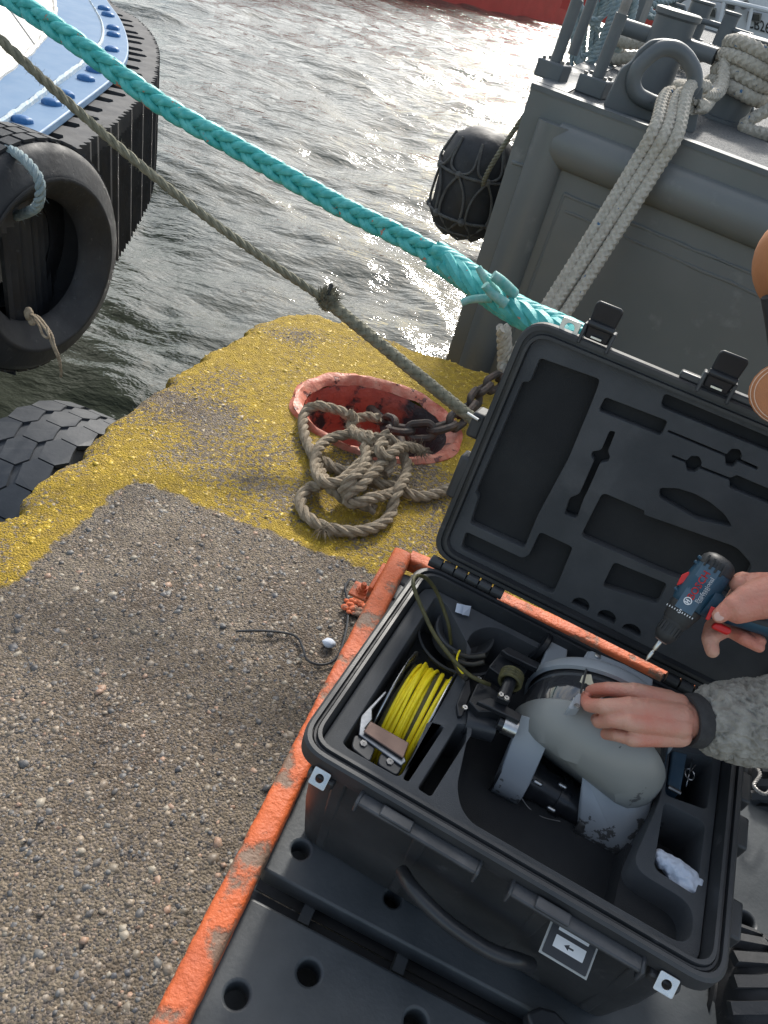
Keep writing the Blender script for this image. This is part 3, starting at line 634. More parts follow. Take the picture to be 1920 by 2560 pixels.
mb = MB(); mb.tube(lipl, .030, 12, False); obj('chock_lip', mb, 'bollard', bt)
# railing posts in socket blocks
for px, py, tx, ty in ((1375, 198, 1440, -40), (1478, 238, 1528, -60), (1420, 170, 1475, -60)):
    b = P(px, py, Z1); 
    if px != 1420:
        o = obj('post_socket', MB().box(b + UP * .035, .13, .10, .07, hu, hn), 'bollard', bt, bevel=.006)
        for sx in (-1, 1):
            for sy in (-1, 1): obj('socket_bolt', MB().lathe([(.001, .012), (.009, .012), (.009, 0)], b + UP * .07 + hu * .045 * sx + hn * .032 * sy, UP, 6), 'darksteel', o)
    dd = PPl(tx, ty, b, hn); dd = b + (dd - b).normalized() * min((dd - b).length, 1.1)
    top = Vector((b.x + .02, b.y, b.z + .95))
    obj('rail_post', MB().tube([b + UP * .06, b.lerp(top, .32)], .026, 14), 'bollard', bt)
    obj('rail_pipe', MB().tube([b.lerp(top, .30), top], .019, 14), 'galv', bt)
# small D ring plates by the second bollard
e1 = P(1850, 300, Z1); mb = MB(); mb.tube([e1 + cu * .04 * math.cos(a) + UP * (.03 + .05 * math.sin(a)) for a in np.linspace(-.4, PI + .4, 14)], .009, 8); obj('lashing_eye', mb, 'bollard', bt)
# mast-like box post and far fittings
mpos = P(1560, 70, Z1); obj('deck_locker', MB().box(mpos + UP * .30, .30, .24, .6, hu, hn), 'bollard', bt, bevel=.02)
mb = MB(); q = P(1640, 70, Z1); mb.tube([q, q + UP * .22, q + hu * .03 + UP * .26, q + hu * .22 + UP * .26, q + hu * .25 + UP * .22, q + hu * .25], .02, 10); obj('hand_rail', mb, 'bollard', bt)
mb = MB(); q = P(1705, 75, Z1); mb.tube([q + hu * .2 * math.cos(a) + UP * (.2 + .17 * math.sin(a)) for a in np.linspace(0, 2 * PI, 25)], .035, 10, False); obj('far_chock', mb, 'bollard', bt)

# ------------------------------------------------ ropes on the barge
ring = PPl(1700, 255, co_, cnn)
def P2(px, py, z): return P(px, py, z)
lines = []
t = thing('white_mooring_rope', 'off-white braided rope in three close parts from the barge chock to the quay chain', 'rope', P(1285, 930, .1))
ends = [(1660, 235, -.03, 1275, 905), (1690, 235, .02, 1290, 918), (1715, 215, .07, 1305, 930)]
for i, (px, py, off, ex, ey) in enumerate(ends):
    a = PPl(px, py, co_, cnn) - cnn * (.03 + .01 * i); b = P(ex + (0, -3, 12)[i], ey - (0, 6, 0)[i], .13)
    wid = [PPl(1700 - 6 + 30 * i, 180, co_ + cnn * .3, cnn)]
    mb = MB(); plait(mb, [a + cnn * .12 + cu * .1 + UP * .01, a, PPl(1638 + 27 * i, 318 + 11 * i, O3 - hn * .06, hn), PPl(1588 + 25 * i, 408 + 11 * i, O3 - hn * .115, hn), PPl(1588 + 25 * i, 408 + 11 * i, O3 - hn * .115, hn).lerp(b, .4) - UP * .02, PPl(1588 + 25 * i, 408 + 11 * i, O3 - hn * .115, hn).lerp(b, .8) - UP * .015, b], .0265, .10, 4, thick=.5, nn=6)
    obj('rope_part', mb, 'whiterope', t)
mb = MB(); q0 = P(1268, 890, .16)
laid_rope(mb, [q0 + V(-.05, .03, .1), P(1262, 900, .12), P(1262, 925, .09), P(1285, 940, .08), P(1305, 920, .11), P(1298, 890, .15)], .033, .12, 4); obj('rope_eye', mb, 'whiterope', t)
# rope turned round bollard two
t = thing('bollard_rope', 'off-white braided rope wrapped round the right bollard on the barge deck', 'rope', b2)
mb = MB()
for j in range(4):
    mb_pts = [b2 + Vector((math.cos(a), math.sin(a), 0)) * (.128 + .008 * (j % 2)) + UP * (.30 - .055 * j + .012 * math.sin(a * 2)) for a in np.linspace(0, 2 * PI, 16)]
    plait(mb, mb_pts, .032, .12, 4, thick=.5)
plait(mb, [b2 + V(-.12, -.03, .24), b2.lerp(ring, .4) + UP * .08, ring + cnn * .1 + UP * .04, ring - cnn * .02 + cu * .02 + UP * .03], .030, .11, 4, thick=.5)
plait(mb, [b2 + V(-.10, -.08, .18), b2.lerp(ring, .5) + UP * .03 - hu * .0, ring + cnn * .06 + cu * .1, ring - cnn * .02 + cu * .06], .030, .11, 4, thick=.5)
plait(mb, [b2 + V(.1, -.14, .30), b2 + V(.14, -.2, .15), b2 + V(.05, -.2, .02), b2 + V(.2, -.3, .03)], .03, .11, 4, thick=.5)
plait(mb, [b2 + V(.02, -.16, .36), b2 + V(.2, -.22, .22), b2 + V(.32, -.2, .08), b2 + V(.5, -.1, .03)], .03, .11, 4, thick=.5)
obj('wraps', mb, 'whiterope', t)
t = thing('deck_rope_heap', 'heap of off-white rope lying behind the barge chock', 'rope', P(1640, 210, Z1))
mb = MB()
for j in range(7):
    c0 = P(random.choice([1575, 1600, 1680, 1700, 1720]) , random.uniform(150, 205), Z1 + .03); r0 = random.uniform(.10, .22)
    plait(mb, [c0 + Vector((math.cos(a) * r0, math.sin(a) * r0 * 1.3, .03 + .035 * j * .5 + .02 * math.sin(a * 3 + j))) for a in np.linspace(0, 5.6, 14)], .032, .12, 4, thick=.5)
obj('loops', mb, 'whiterope', t)
t = thing('hanging_blue_rope', 'faded blue-grey rope hanging in loops on the barge rail posts', 'rope', P(1420, 170, Z1))
mb = MB()
for j in range(9):
    a0 = P(1405 + random.uniform(0, 80), 150, Z1); top = a0 + UP * random.uniform(.45, .8); w0 = random.uniform(.06, .16)
    laid_rope(mb, [top, top + hu * w0 - UP * .15, top + hu * w0 * .9 - UP * random.uniform(.3, .5), top - UP * random.uniform(.45, .6), top - hu * w0 - UP * .3, top - hu * w0 * .7 - UP * .1, top], .014 if j % 3 else .022, .07)
obj('loops', mb, 'bluerope', t)
mb = MB()
for j in range(10):
    c0 = P(random.uniform(1600, 1680), random.uniform(35, 60), Z1 + .02); r0 = random.uniform(.12, .28)
    laid_rope(mb, [c0 + Vector((math.cos(a) * r0, math.sin(a) * r0, .02 + .03 * j + .03 * math.sin(a * 2 + j))) for a in np.linspace(0, 6, 14)], .028, .13)
obj('far_rope_heap', mb, 'bluerope', kind='stuff', label='faded blue rope coiled on the far side of the barge deck', cat='rope', loc=P(1640, 50, Z1)[:])

# ------------------------------------------------ roped cylindrical fender hanging on the barge side
fa, fb = PY(1215, 335, 4.15), PY(1150, 575, 4.15)
fax = (fb - fa).normalized(); t = thing('rope_bound_fender', 'black cylindrical fender in a rope net hanging off the barge side', 'fender', fb)
FR = .185; FL = (fb - fa).length
side_ = (fax.cross(Vector((0, 1, 0)))).normalized(); fnt = side_.cross(fax)
mb = MB(); prof = [(.001, -.02), (FR * .45, -.015), (FR * .8, .03), (FR, .12), (FR, FL - .10), (FR * .95, FL - .05), (FR * .72, FL + .0), (FR * .3, FL + .03), (.001, FL + .035)]
mb.lathe(prof, fa, fax, 36, ref=side_); obj('rubber_body', mb, 'rubber', t)
net = MB()
def fp(a, h, r=FR + .012):
    if h < .12: r = r * (.45 + .55 * math.sqrt(max(0, (h + .02) / .14)))
    if h > FL - .1: r = r * (.35 + .65 * math.sqrt(max(0, (FL + .03 - h) / .13)))
    return fa + fax * h + (side_ * math.cos(a) + fnt * math.sin(a)) * r
for k in range(8):
    a = 2 * PI * k / 8
    for s in (-1, 1):
        laid_rope(net, [fp(a, .02), fp(a + s * .08, FL * .28), fp(a + s * PI / 8, FL * .36)], .0075, .04, step=.01)
        laid_rope(net, [fp(a + s * PI / 8, FL * .36), fp(a + s * .12 + 0 * s, FL * .55), fp(a + s * .08, FL * .78), fp(a + s * PI / 8, FL * .95), fp(a, FL + .02)], .0075, .04, step=.01)
    net.sphere(fp(a + PI / 8, FL * .36), .019, n=8); net.sphere(fp(a, FL * .8), .021, n=8)
for h in (FL * .36, FL * .80, FL * .95):
    laid_rope(net, [fp(a, h) for a in np.linspace(0, 2 * PI, 18)], .009, .04, step=.01)
obj('rope_net', net, 'netrope', t); 
mb = MB(); laid_rope(mb, [fp(1.0, FL * .82, FR + .03), PPl(1215, 440, fa - fnt * 0 + V(0, -.22, 0), (0, 1, 0)), O3 + hs * .35 + UP * -.02], .013, .06, fuzz=60); obj('hanging_line', mb, 'greenrope', t)

# ================================================================== BLUE TUG
TZ = .45
t = thing('blue_tug', 'blue and white tug bow with black ribbed rubber fendering at upper left', 'tug', (-3, 4, WZ))
def pw(pts, z): return [P(x, y, z) for x, y in pts]
outer_px = [(225, -110), (255, -35), (268, 0), (300, 45), (318, 90), (321, 130), (312, 155), (297, 178), (272, 203), (240, 228), (150, 295), (50, 368), (-60, 440), (-260, 560)]
op = crom(pw(outer_px, TZ), .12); inn = [V(-6, 2.2, TZ), V(-6, 9, TZ)]
mb = MB(); mb.prism([p for p in op] + [V(-6, op[-1].y - .3, TZ), V(-6, 9.5, TZ), V(-3.6, 9.2, TZ)], -UP * .035); obj('deck_ring', mb, 'tugblue', t, bevel=.006)
weld_px = [(195, -60), (215, -10), (238, 30), (253, 60), (257, 88), (250, 112), (228, 140), (198, 168), (140, 210), (60, 270), (0, 310), (-120, 385), (-260, 470)]
wl = crom(pw(weld_px, TZ + .006), .035); mb = MB(); mb.tube([p + V(0, 0, random.uniform(-.002, .003)) for p in wl], [.020 + random.uniform(-.003, .003) for _ in wl], 6, squash=.5); obj('weld_bead', mb, 'weld', t)
# raised inner step of the deck
mb = MB(); mb.prism([p + UP * .012 - V(.012, -.006, 0) for p in wl] + [V(-6, wl[-1].y, TZ + .018), V(-6, 9, TZ + .018)], -UP * .02); obj('inner_deck', mb, 'tugblue', t, label='inner blue deck plate behind the pale weld line')
cone_px = [(110, -70), (125, -25), (137, 20), (133, 50), (118, 80), (82, 125), (40, 160), (0, 192), (-80, 250), (-200, 330)]
c1 = crom(pw(cone_px, TZ + .02), .06); c2 = [p + UP * .55 + V(-.75, .25, 0) for p in c1]
mb = MB(); n = len(c1); mb.add(c1 + c2, [(i, i + 1, n + i + 1, n + i) for i in range(n - 1)]); mb.prism(c2 + [V(-6, c2[-1].y, c2[-1].z), V(-6, 8, c2[0].z)], UP * .02)
obj('white_bulwark', mb, 'tugwhite', t, label='white painted sloping bulwark on the blue deck')
mb = MB(); mb.tube([p + V(0, 0, random.uniform(-.004, .004)) for p in c1], [.016 + random.uniform(-.005, .005) for _ in c1], 6); k_ = int(n * .6); mb.tube([c1[k_], c2[k_]], .007, 6); obj('bulwark_weld', mb, 'tugwhite', t)
bolts_px = [(8, 333), (56, 305), (129, 261), (165, 240), (215, 200), (236, 179), (280, 127), (284, 90), (283, 73), (270, 40), (260, 24), (237, -8), (222, -30), (-50, 372)]
bm_ = None
for i, (x, y) in enumerate(bolts_px):
    q = P(x, y, TZ)
    if bm_ is None:
        mb = MB(); mb.lathe([(.0325, 0), (.032, .012), (.027, .018), (.016, .024), (.0, .026)], (0, 0, 0), UP, 6); o = obj('bolt_head', mb, 'boltblue', None, smooth=60, bevel=.004); o.parent = t; o.location = q - ORG[t.name]; bm_ = o
    else:
        o = bm_.copy(); C.objects.link(o); o.parent = t; o.location = q - ORG[t.name]
    o.rotation_euler.z = random.uniform(0, 1); o.scale = (1.35, .95, 1)
# fender blocks
FZ = TZ - .037
fo_px = [(170, -120), (235, -60), (276, 0), (299, 20), (340, 35 + 8), (370, 70), (386, 92), (396, 115), (400, 138), (398, 165), (392, 195), (380, 222), (359, 243), (301, 301), (268, 324), (235, 347), (181, 394), (150, 417), (60, 490), (-60, 590)]
fo = crom(pw(fo_px, FZ), .02)
acc = [0]
for a, b in zip(fo, fo[1:]): acc.append(acc[-1] + (b - a).length)
opd = [p for p in crom(pw(outer_px, FZ), .03)]
def inner_pt(p):
    q = min(opd, key=lambda s: (s - p).length); d = (q - p); return q + d.normalized() * .10
blk = .50; nb = int(acc[-1] / blk)
FH = [ .60]
rib = .052
for j in range(nb):
    i0, i1 = [min(range(len(acc)), key=lambda i: abs(acc[i] - s)) for s in (j * blk + .004, (j + 1) * blk - .004)]
    seg = fo[i0:i1 + 1]
    if len(seg) < 4: continue
    ins = [inner_pt(seg[0]), inner_pt(seg[len(seg) // 2]), inner_pt(seg[-1])]
    pt = []; 
    for i, p in enumerate(seg):
        tg = (seg[min(i + 1, len(seg) - 1)] - seg[max(i - 1, 0)]).normalized(); nr = Vector((tg.y, -tg.x, 0));
        if nr.dot(p - ins[1]) < 0: nr = -nr
        s = acc[i0 + i]; ph = (s / rib) % 1; pt.append(p + nr * (0 if ph < .5 else -.022))
    bot = .60 if seg[0].y < 3.6 else .60
    # top plate with slots, body under it
    O_ = Vector((0, 0, FZ)); poly = [(p.x, p.y) for p in pt] + [(p.x, p.y) for p in ins[::-1]]
    holes = []
    a_ = seg[0]; b_ = seg[-1]
    for s_, (w0, w1) in ((.2, (.040, .036)), (.5, (.046, .030)), (.80, (.038, .034))):
        pe = seg[int(s_ * (len(seg) - 1))]; pi = (ins[0] * (1 - s_) + ins[2] * s_); dd = (pi - pe); L_ = dd.length; dn = dd / L_; sd_ = Vector((-dn.y, dn.x, 0))
        h0 = pe + dn * (.085 if s_ == .5 else .11); h1 = pe + dn * (L_ - .03)
        if (h1 - h0).dot(dn) < .03: continue
        holes.append([tuple((h0 - sd_ * w1)[:2]), tuple((h0 - dn * .012)[:2]), tuple((h0 + sd_ * w1)[:2]), tuple((h1 + sd_ * w0 * 1.3)[:2]), tuple((h1 - sd_ * w0 * 1.3)[:2])])
    mbt = plate_mb(poly, holes, O_, (1, 0, 0), (0, 1, 0), (0, 0, 1), .07)
    o = obj('fender_block', mbt, 'rubberdusty', t)
    mb = MB(); nn_ = len(pt); vb = [p - UP * .07 for p in pt]; 
    btm = [p - UP * (.53 + .06 * math.sin(acc[i0 + i] * 1.7) + (.018 if (acc[i0 + i] / rib) % 1 < .5 else 0) + .10 * max(0, min(1, (4.2 - p.y)))) for i, p in enumerate(pt)]
    mb.add(vb + btm, [(i, i + 1, nn_ + i + 1, nn_ + i) for i in range(nn_ - 1)]); mb.add([p - UP * .07 for p in pt + ins[::-1]], [tuple(range(nn_ + 3))])
    bo_ = [p for p in btm]; mb.add(bo_ + [q - UP * .55 for q in ins[::-1]], [tuple(range(nn_ + 3))])
    obj('ribbed_face', mb, 'rubber', o, smooth=25)
# hull under the fender
hp = [inner_pt(p) for p in fo[::12]]; hp2 = [p - UP * 2.2 + (V(-3.4, 4.5, 0) - V(p.x, p.y, 0)) * .62 for p in hp]; n = len(hp)
mb = MB(); mb.add(hp + hp2, [(i, i + 1, n + i + 1, n + i) for i in range(n - 1)]); obj('hull', mb, 'rubber', t)

# ------------------------------------------------ tyre hung on the tug side
def tyre_mb(c, ax, R, r_in, W_, tread=None, n=64, bulge=.03):
    """carcass profile as a lathe"""
    h = W_ / 2; prof = [(r_in, -h * .62), (r_in + .02, -h * .78), ((R + r_in) / 2 - .02, -h - bulge * .6), ((R + r_in) / 2 - .012, -h - bulge * .6 - .004), ((R + r_in) / 2 - .004, -h - bulge * .6), (R - .085, -h - bulge * .2), (R - .03, -h * .90), (R - .006, -h * .72), (R, -h * .35), (R + .002, 0), (R, h * .35), (R - .006, h * .72), (R - .03, h * .90), (R - .085, h + bulge * .2), (R - .078 - .018, h + bulge * .3 + .004), (R - .105, h + bulge * .35), ((R + r_in) / 2 - .004, h + bulge * .6), ((R + r_in) / 2 - .012, h + bulge * .6 + .004), ((R + r_in) / 2 - .02, h + bulge * .6), (r_in + .02, h * .78), (r_in, h * .62), (r_in - .004, h * .50), (r_in + .04, h * .55), (R - .06, h * .8), (R - .035, 0), (R - .06, -h * .8), (r_in + .04, -h * .55), (r_in - .004, -h * .50)]
    return MB().lathe(prof, c, ax, n, closed=True)
tc_ = D(112, 663, 2.98); tax = V(math.cos(math.radians(-13)), math.sin(math.radians(-13)), 0)
TR, TI, TW = .40, .222, .26
t = thing('tyre_fender', 'large smooth black tyre hanging beside the blue tug on a rope', 'tyre', tc_ - UP * TR)
tcc = tc_ - tax * TW * .42
obj('carcass', tyre_mb(tcc, tax, TR, TI, TW), 'rubber', t, smooth=60)
mb = MB(); tz = Vector((0, 0, 1)); ty = tz.cross(tax)
for k in range(44):
    a = 2 * PI * k / 44
    for row in (-1, 0, 1):
        a2 = a + (.07 if row == 0 else 0); d0 = ty * math.cos(a2) + tz * math.sin(a2); d1 = -ty * math.sin(a2) + tz * math.cos(a2)
        mb.box(tcc + d0 * (TR + .0035) + tax * row * TW * .22, TW * .19, TR * 2 * PI / 44 * .80, .009, tax, d1, d0)
obj('tread_block', mb, 'rubber', t, smooth=None); bpy.data.objects['tread_block'].name = 'tread'
mb = MB(); laid_rope(mb, [D(-60, 335, 3.0), D(0, 368, 2.86), D(40, 382, 2.78), D(75, 413, 2.72), D(98, 450, 2.70), D(100, 490, 2.72), D(88, 520, 2.78), D(50, 538, 2.92), D(20, 545, 3.05), D(5, 580, 3.1)], .017, .075, fuzz=60); obj('looped_rope', mb, 'bluerope', label='grey rope looped through the top of the hanging tyre', cat='rope', loc=D(75, 415, 2.86)[:])
t2 = thing('thin_cord', 'thin brown cord knotted in the tyre hole and dangling over its rim', 'cord', D(75, 790, 2.8))
mb = MB(); k0 = D(72, 785, 2.83); mb.sphere(k0, .02, .8, .8, 1.3, 10); mb.sphere(k0 + V(.01, 0, -.025), .014, n=8)
for dx in (0, 8):
    laid_rope(mb, [k0, D(88 + dx, 792, 2.78), D(108 + dx, 815, 2.72), D(122 + dx, 838, 2.69), D(132 + dx * .6, 865, 2.68), D(145 + dx * .4, 895, 2.69), D(152, 925, 2.71), D(152, 942, 2.74)], .0045, .03)
laid_rope(mb, [k0, D(95, 810, 2.77), D(108, 838, 2.70), D(122, 843, 2.68), D(118, 820, 2.70)], .0045, .03); obj('cord', mb, 'manila', t2)

# ------------------------------------------------ tyre on the quay wall, tread up
qc = V(-1.16, 1.87, -.66); qax = V(.985, -.17, 0).normalized(); QR, QW = .525, .33
t = thing('tyre_fender', 'big tyre with zigzag tread hung low against the quay wall', 'tyre', qc - UP * QR)
qcc = qc; obj('carcass', tyre_mb(qcc, qax, QR, .28, QW, n=80, bulge=.015), 'tread', t, smooth=60)
ty = UP.cross(qax); mb = MB(); nseg = 30
def qp(a, x, h=0.0): return qcc + (ty * math.cos(a) + UP * math.sin(a)) * (QR + h - max(0, abs(x) / QW * 2 - .75) * .05) + qax * x
for k in range(nseg):      # interlocking hexagonal blocks with grooves left between them
    a0 = 2 * PI * k / nseg; da = 2 * PI / nseg
    for row in range(3):
        x0 = (row - 1) * QW * .315; sh = (row % 2) * .5; w_ = QW * .318; g = .955
        pl = [(-.5, -.28), (-.16, -.5), (.22, -.36), (.5, -.5 + .22), (.5, .28), (.16, .5), (-.22, .36), (-.5, .5 - .22)]
        top = [qp(a0 + (p[0] * g + sh) * da, x0 + p[1] * w_ * 1.05, .010) for p in pl]; bot = [qp(a0 + (p[0] * g + sh) * da, x0 + p[1] * w_ * 1.05, -.006) for p in pl]
        n = len(pl); mb.add(bot + top, [tuple(range(n, 2 * n))] + [(i, (i + 1) % n, n + (i + 1) % n, n + i) for i in range(n)])
obj('tread', mb, 'tread', t, smooth=None)

# ================================================================== FAR BOATS
rb = thing('red_boat', 'red hulled boat moored across the harbour at the top edge', 'boat', (-2, 42, WZ))
mb = MB(); a, b = P(1020, -12, WZ), P(1420, 62, WZ); a2 = a + (a - b) * .6; dv = (b - a).normalized(); nv = Vector((-dv.y, dv.x, 0))
mb.prism([a2 - UP * .5, b - UP * .5, b + nv * .0 + UP * 1.5, a2 + UP * 1.9], nv * 6); obj('hull', mb, 'boatred', rb, bevel=.1)
mb = MB(); mb.prism([a2 + UP * 1.95, b + UP * 1.55, b + UP * 1.8, a2 + UP * 2.2], nv * .2); obj('rail', mb, 'boatwhite', rb)
wb = thing('white_boat', 'white and red workboat with black registration letters behind the barge', 'boat', P(1800, 60, .5))
BD = 15.0
wo = PY(1730, 100, BD); bx_ = V(.96, -.28, 0).normalized(); bn_ = Vector((-bx_.y, bx_.x, 0))
def bw(px, py, off=0): return PPl(px, py, wo - bn_ * off, bn_)
mb = MB(); poly = [bw(1440, -10), bw(1590, 40), bw(1700, 80), bw(1990, 180), bw(1990, 30), bw(1760, -60), bw(1440, -60)]
mb.prism([bw(1690, 20), bw(1700, 92), bw(1800, 120), bw(2050, 190), bw(2050, -20), bw(1700, -60)], bn_ * 3); obj('hull', mb, 'boatwhite', wb, bevel=.03)
mb = MB(); mb.prism([bw(1400, 20, .05), bw(1560, 75, .05), bw(1700, 115, .05), bw(2050, 215, .05), bw(2050, 175, .05), bw(1700, 78, .05), bw(1640, 10, .05), bw(1420, -40, .05)], bn_ * 3); obj('red_topside', mb, 'boatred', wb)
tx = text_mb('CB263', bw(1902, 66, .02), bx_, (bw(1902, 60, .02) - bw(1902, 90, .02)).normalized(), -bn_, 1.0, .01, sx=.78)
c0 = bw(1902, 66, .02); sc = (bw(1902, 50, .02) - bw(1902, 82, .02)).length / 1.0 * 1.25
for v in tx.v: v[:] = c0 + (v - c0) * sc
obj('registration_lettering', tx, 'blackpaint', wb)
for px, py, r in ((1862, 12, 11), (1600, 20, 6)):
    q = bw(px, py, .03); rr = (bw(px + r, py) - bw(px, py)).length; o = obj('porthole', MB().lathe([(rr, 0), (rr, .05), (rr * .7, .05), (rr * .7, .02)], q, -bn_, 20), 'darksteel', wb); obj('pane', MB().lathe([(rr * .72, 0), (.001, .01)], q, -bn_, 20), 'glass', o)
for x0, y0, x1, y1 in ((1870, 28, 1905, 50), (1818, 0, 1840, 20), (1775, 15, 1792, 40)):
    o = obj('window', MB().prism([bw(x0, y0, .03), bw(x1, y0 + 6, .03), bw(x1 - 4, y1 + 6, .03), bw(x0 - 4, y1, .03)], -bn_ * .04), 'darksteel', wb)
    cx, cy = (x0 + x1) / 2, (y0 + y1) / 2; sh = lambda x, y: bw(cx + (x - cx) * .75 - 2, cy + (y - cy) * .75 + 3, .075)
    obj('pane', MB().prism([sh(x0, y0), sh(x1, y0 + 4), sh(x1, y1 + 4), sh(x0, y1)], -bn_ * .01), 'glass', o)
mb = MB(); mb.tube([bw(1700, -20, .3), bw(1830, 5, .3), bw(2000, 45, .3)], .035, 8)
for px, py in ((1740, -10), (1810, 5), (1880, 20)): mb.tube([bw(px, py, .3), bw(px - 12, py + 55, .3)], .03, 8)
obj('railing', mb, 'boatwhite', wb)
q = bw(1762, 28, .1); rr = (bw(1772, 28) - bw(1762, 28)).length
mb = MB(); mb.tube([q + bx_ * rr * math.cos(a) + UP * rr * math.sin(a) for a in np.linspace(0, 2 * PI, 21)], rr * .25, 8, False); obj('life_ring', mb, 'orangering', label='orange life ring hanging on the white boat rail', cat='life ring', loc=q[:])

# ================================================================== TROLLEY: orange frame and black plastic deck
PZ = .17
tr = thing('platform_trolley', 'low orange framed trolley with a holed black plastic deck', 'trolley', (.3, .9, 0))
ba, bb = P(1003, 1392, .195), P(385, 2640, .195); bd_ = (bb - ba).normalized()
def chunky(a, b, wd, ht, nm, seed, lab=None):
    a, b = Vector(a), Vector(b); d = (b - a).normalized(); s_ = d.cross(UP).normalized(); L_ = (b - a).length; n = int(L_ / .008); mb = MB(); vs = []
    prof = []
    for k in range(20):
        an = 2 * PI * (k + .5) / 20; cx, sx_ = math.cos(an), math.sin(an); prof.append((math.copysign(abs(cx) ** .45, cx), math.copysign(abs(sx_) ** .45, sx_)))
    for i in range(n + 1):
        p = a + d * (L_ * i / n)
        for x, y in prof:
            q = p + s_ * (x * wd / 2) + UP * (y * ht / 2); k = noise.noise(q * 45 + Vector((seed, 0, 0))) * .0014 + noise.noise(q * 140) * .0009; vs.append(q + (s_ * x + UP * y) * k)
    m = 20; mb.add(vs, [(i * m + k, i * m + (k + 1) % m, (i + 1) * m + (k + 1) % m, (i + 1) * m + k) for i in range(n) for k in range(m)] + [tuple(range(m))[::-1], tuple(n * m + k for k in range(m))])
    return obj(nm, mb, 'orange', tr, smooth=50, label=lab)
chunky(ba, bb, .050, .050, 'side_rail', 1, 'orange side rail with paint worn to grey')
chunky(P(1022, 1400, .185), V(1.25, 1.17, .185), .045, .045, 'back_rail', 2)
# lug and bolt
lg = P(905, 1480, .15); tu = V(.983, -.182, 0); tv = V(.182, .983, 0)
lugs = obj('lug', MB().box(lg + tu * .01, .075, .05, .008, tu, tv), 'orange', tr, bevel=.002)
obj('lug_plate', MB().box(P(940, 1455, .17), .012, .10, .05, tu, tv), 'orange', tr, bevel=.003)
o = obj('bolt', MB().lathe([(.016, 0), (.016, .004), (.011, .004), (.011, .013), (.007, .013), (.0065, .026), (.001, .027)], lg + UP * .004, UP, 6), 'orange', tr)
mb = MB()
for k in range(26): mb.sphere(P(888 + random.gauss(0, 12), 1512 + random.gauss(0, 13), .012), random.uniform(.006, .012), 1, 1, .5, 8)
obj('paint_crust', mb, 'orange', label='crusty orange paint blobs on the concrete under the trolley lug', cat='paint residue', loc=P(888, 1512, 0)[:])
def px2(pts, z): return [tuple(P(x, y, z)[:2]) for x, y in pts]
def circ(px, py, z, r, n=20): c = P(px, py, z); return [(c.x + r * math.cos(2 * PI * k / n), c.y + r * math.sin(2 * PI * k / n)) for k in range(n)]
dk = [(1012, 1440), (1035, 1415), (1085, 1440), (1000, 1400)]
A1 = [P(1018, 1412, PZ), P(1060, 1425, PZ)]
W0 = lambda u, v: (V(.05, 1.46, 0) + tu * u + tv * v)
lft = [P(1005, 1430, PZ), P(900, 1650, PZ), P(755, 1950, PZ), P(652, 2170, PZ)]
rear = [tuple(x[:2]) for x in lft] + [tuple(P(1103, 2419, PZ)[:2])]
sl_dir = (P(1103, 2419, PZ) - P(645, 2181, PZ)).normalized()
far = P(645, 2181, PZ) + sl_dir * 1.02; rear = [tuple(x[:2]) for x in lft] + [tuple(far[:2]), tuple((far + tv * .86)[:2])]
obj('rear_deck', plate_mb(round_poly(rear, .012, 3), [circ(752, 2124, PZ, .0165), circ(983, 2245, PZ, .0155), circ(1866, 2302, PZ, .016)], (0, 0, PZ), (1, 0, 0), (0, 1, 0), UP, .045, .005), 'deckplastic', tr, label='black plastic deck panel under the case')
fl = [P(622, 2238, PZ), P(560, 2345, PZ), P(470, 2520, PZ), P(405, 2660, PZ)]; farf = fl[0] + sl_dir * 1.02
front = [tuple(x[:2]) for x in fl] + [tuple((fl[-1] + sl_dir * 1.1)[:2]), tuple(farf[:2])]
obj('front_deck', plate_mb(round_poly(front, .012, 3), [circ(773, 2431, PZ, .0185), circ(592, 2487, PZ, .0185), circ(1040, 2556, PZ, .0185)], (0, 0, PZ), (1, 0, 0), (0, 1, 0), UP, .045, .005), 'deckplastic', tr, label='scuffed front deck panel with round holes')
mb = MB(); mb.prism([lft[3] - UP * .09 - tu * .01, lft[3] - UP * .09 + sl_dir * 1.04, farf - UP * .09 - tv * .06 + sl_dir * .0, fl[0] - UP * .09 - tv * .06 - tu * .01], -UP * .004); mb.prism([V(*p, .090) for p in rear], -UP * .004); mb.prism([V(*p, .085) for p in front], -UP * .004); obj('underside_and_slot_shade', mb, 'rubber', tr)  # sheet across the slot is black to stand in for shade underneath
mb = MB()
for q in (P(770, 2280, .10), P(1000, 2400, .10)): obj('slot_rib', MB().box(q, .02, .06, .05, sl_dir, tv), 'deckplastic', tr)
pass
# raised moulded pads along the deck edge beside the case
for px, py in ((955, 1575), (912, 1630)): obj('edge_pad', MB().box(P(px, py, .185), .03, .045, .03, tu, tv), 'deckplastic', tr, bevel=.004)
o = obj('socket_ring', MB().lathe([(.027, .0), (.032, .003), (.034, .0), (.034, -.01)], V(*circ(993, 1478, PZ, 0)[0], PZ + .002), UP, 28), 'deckplastic', tr)
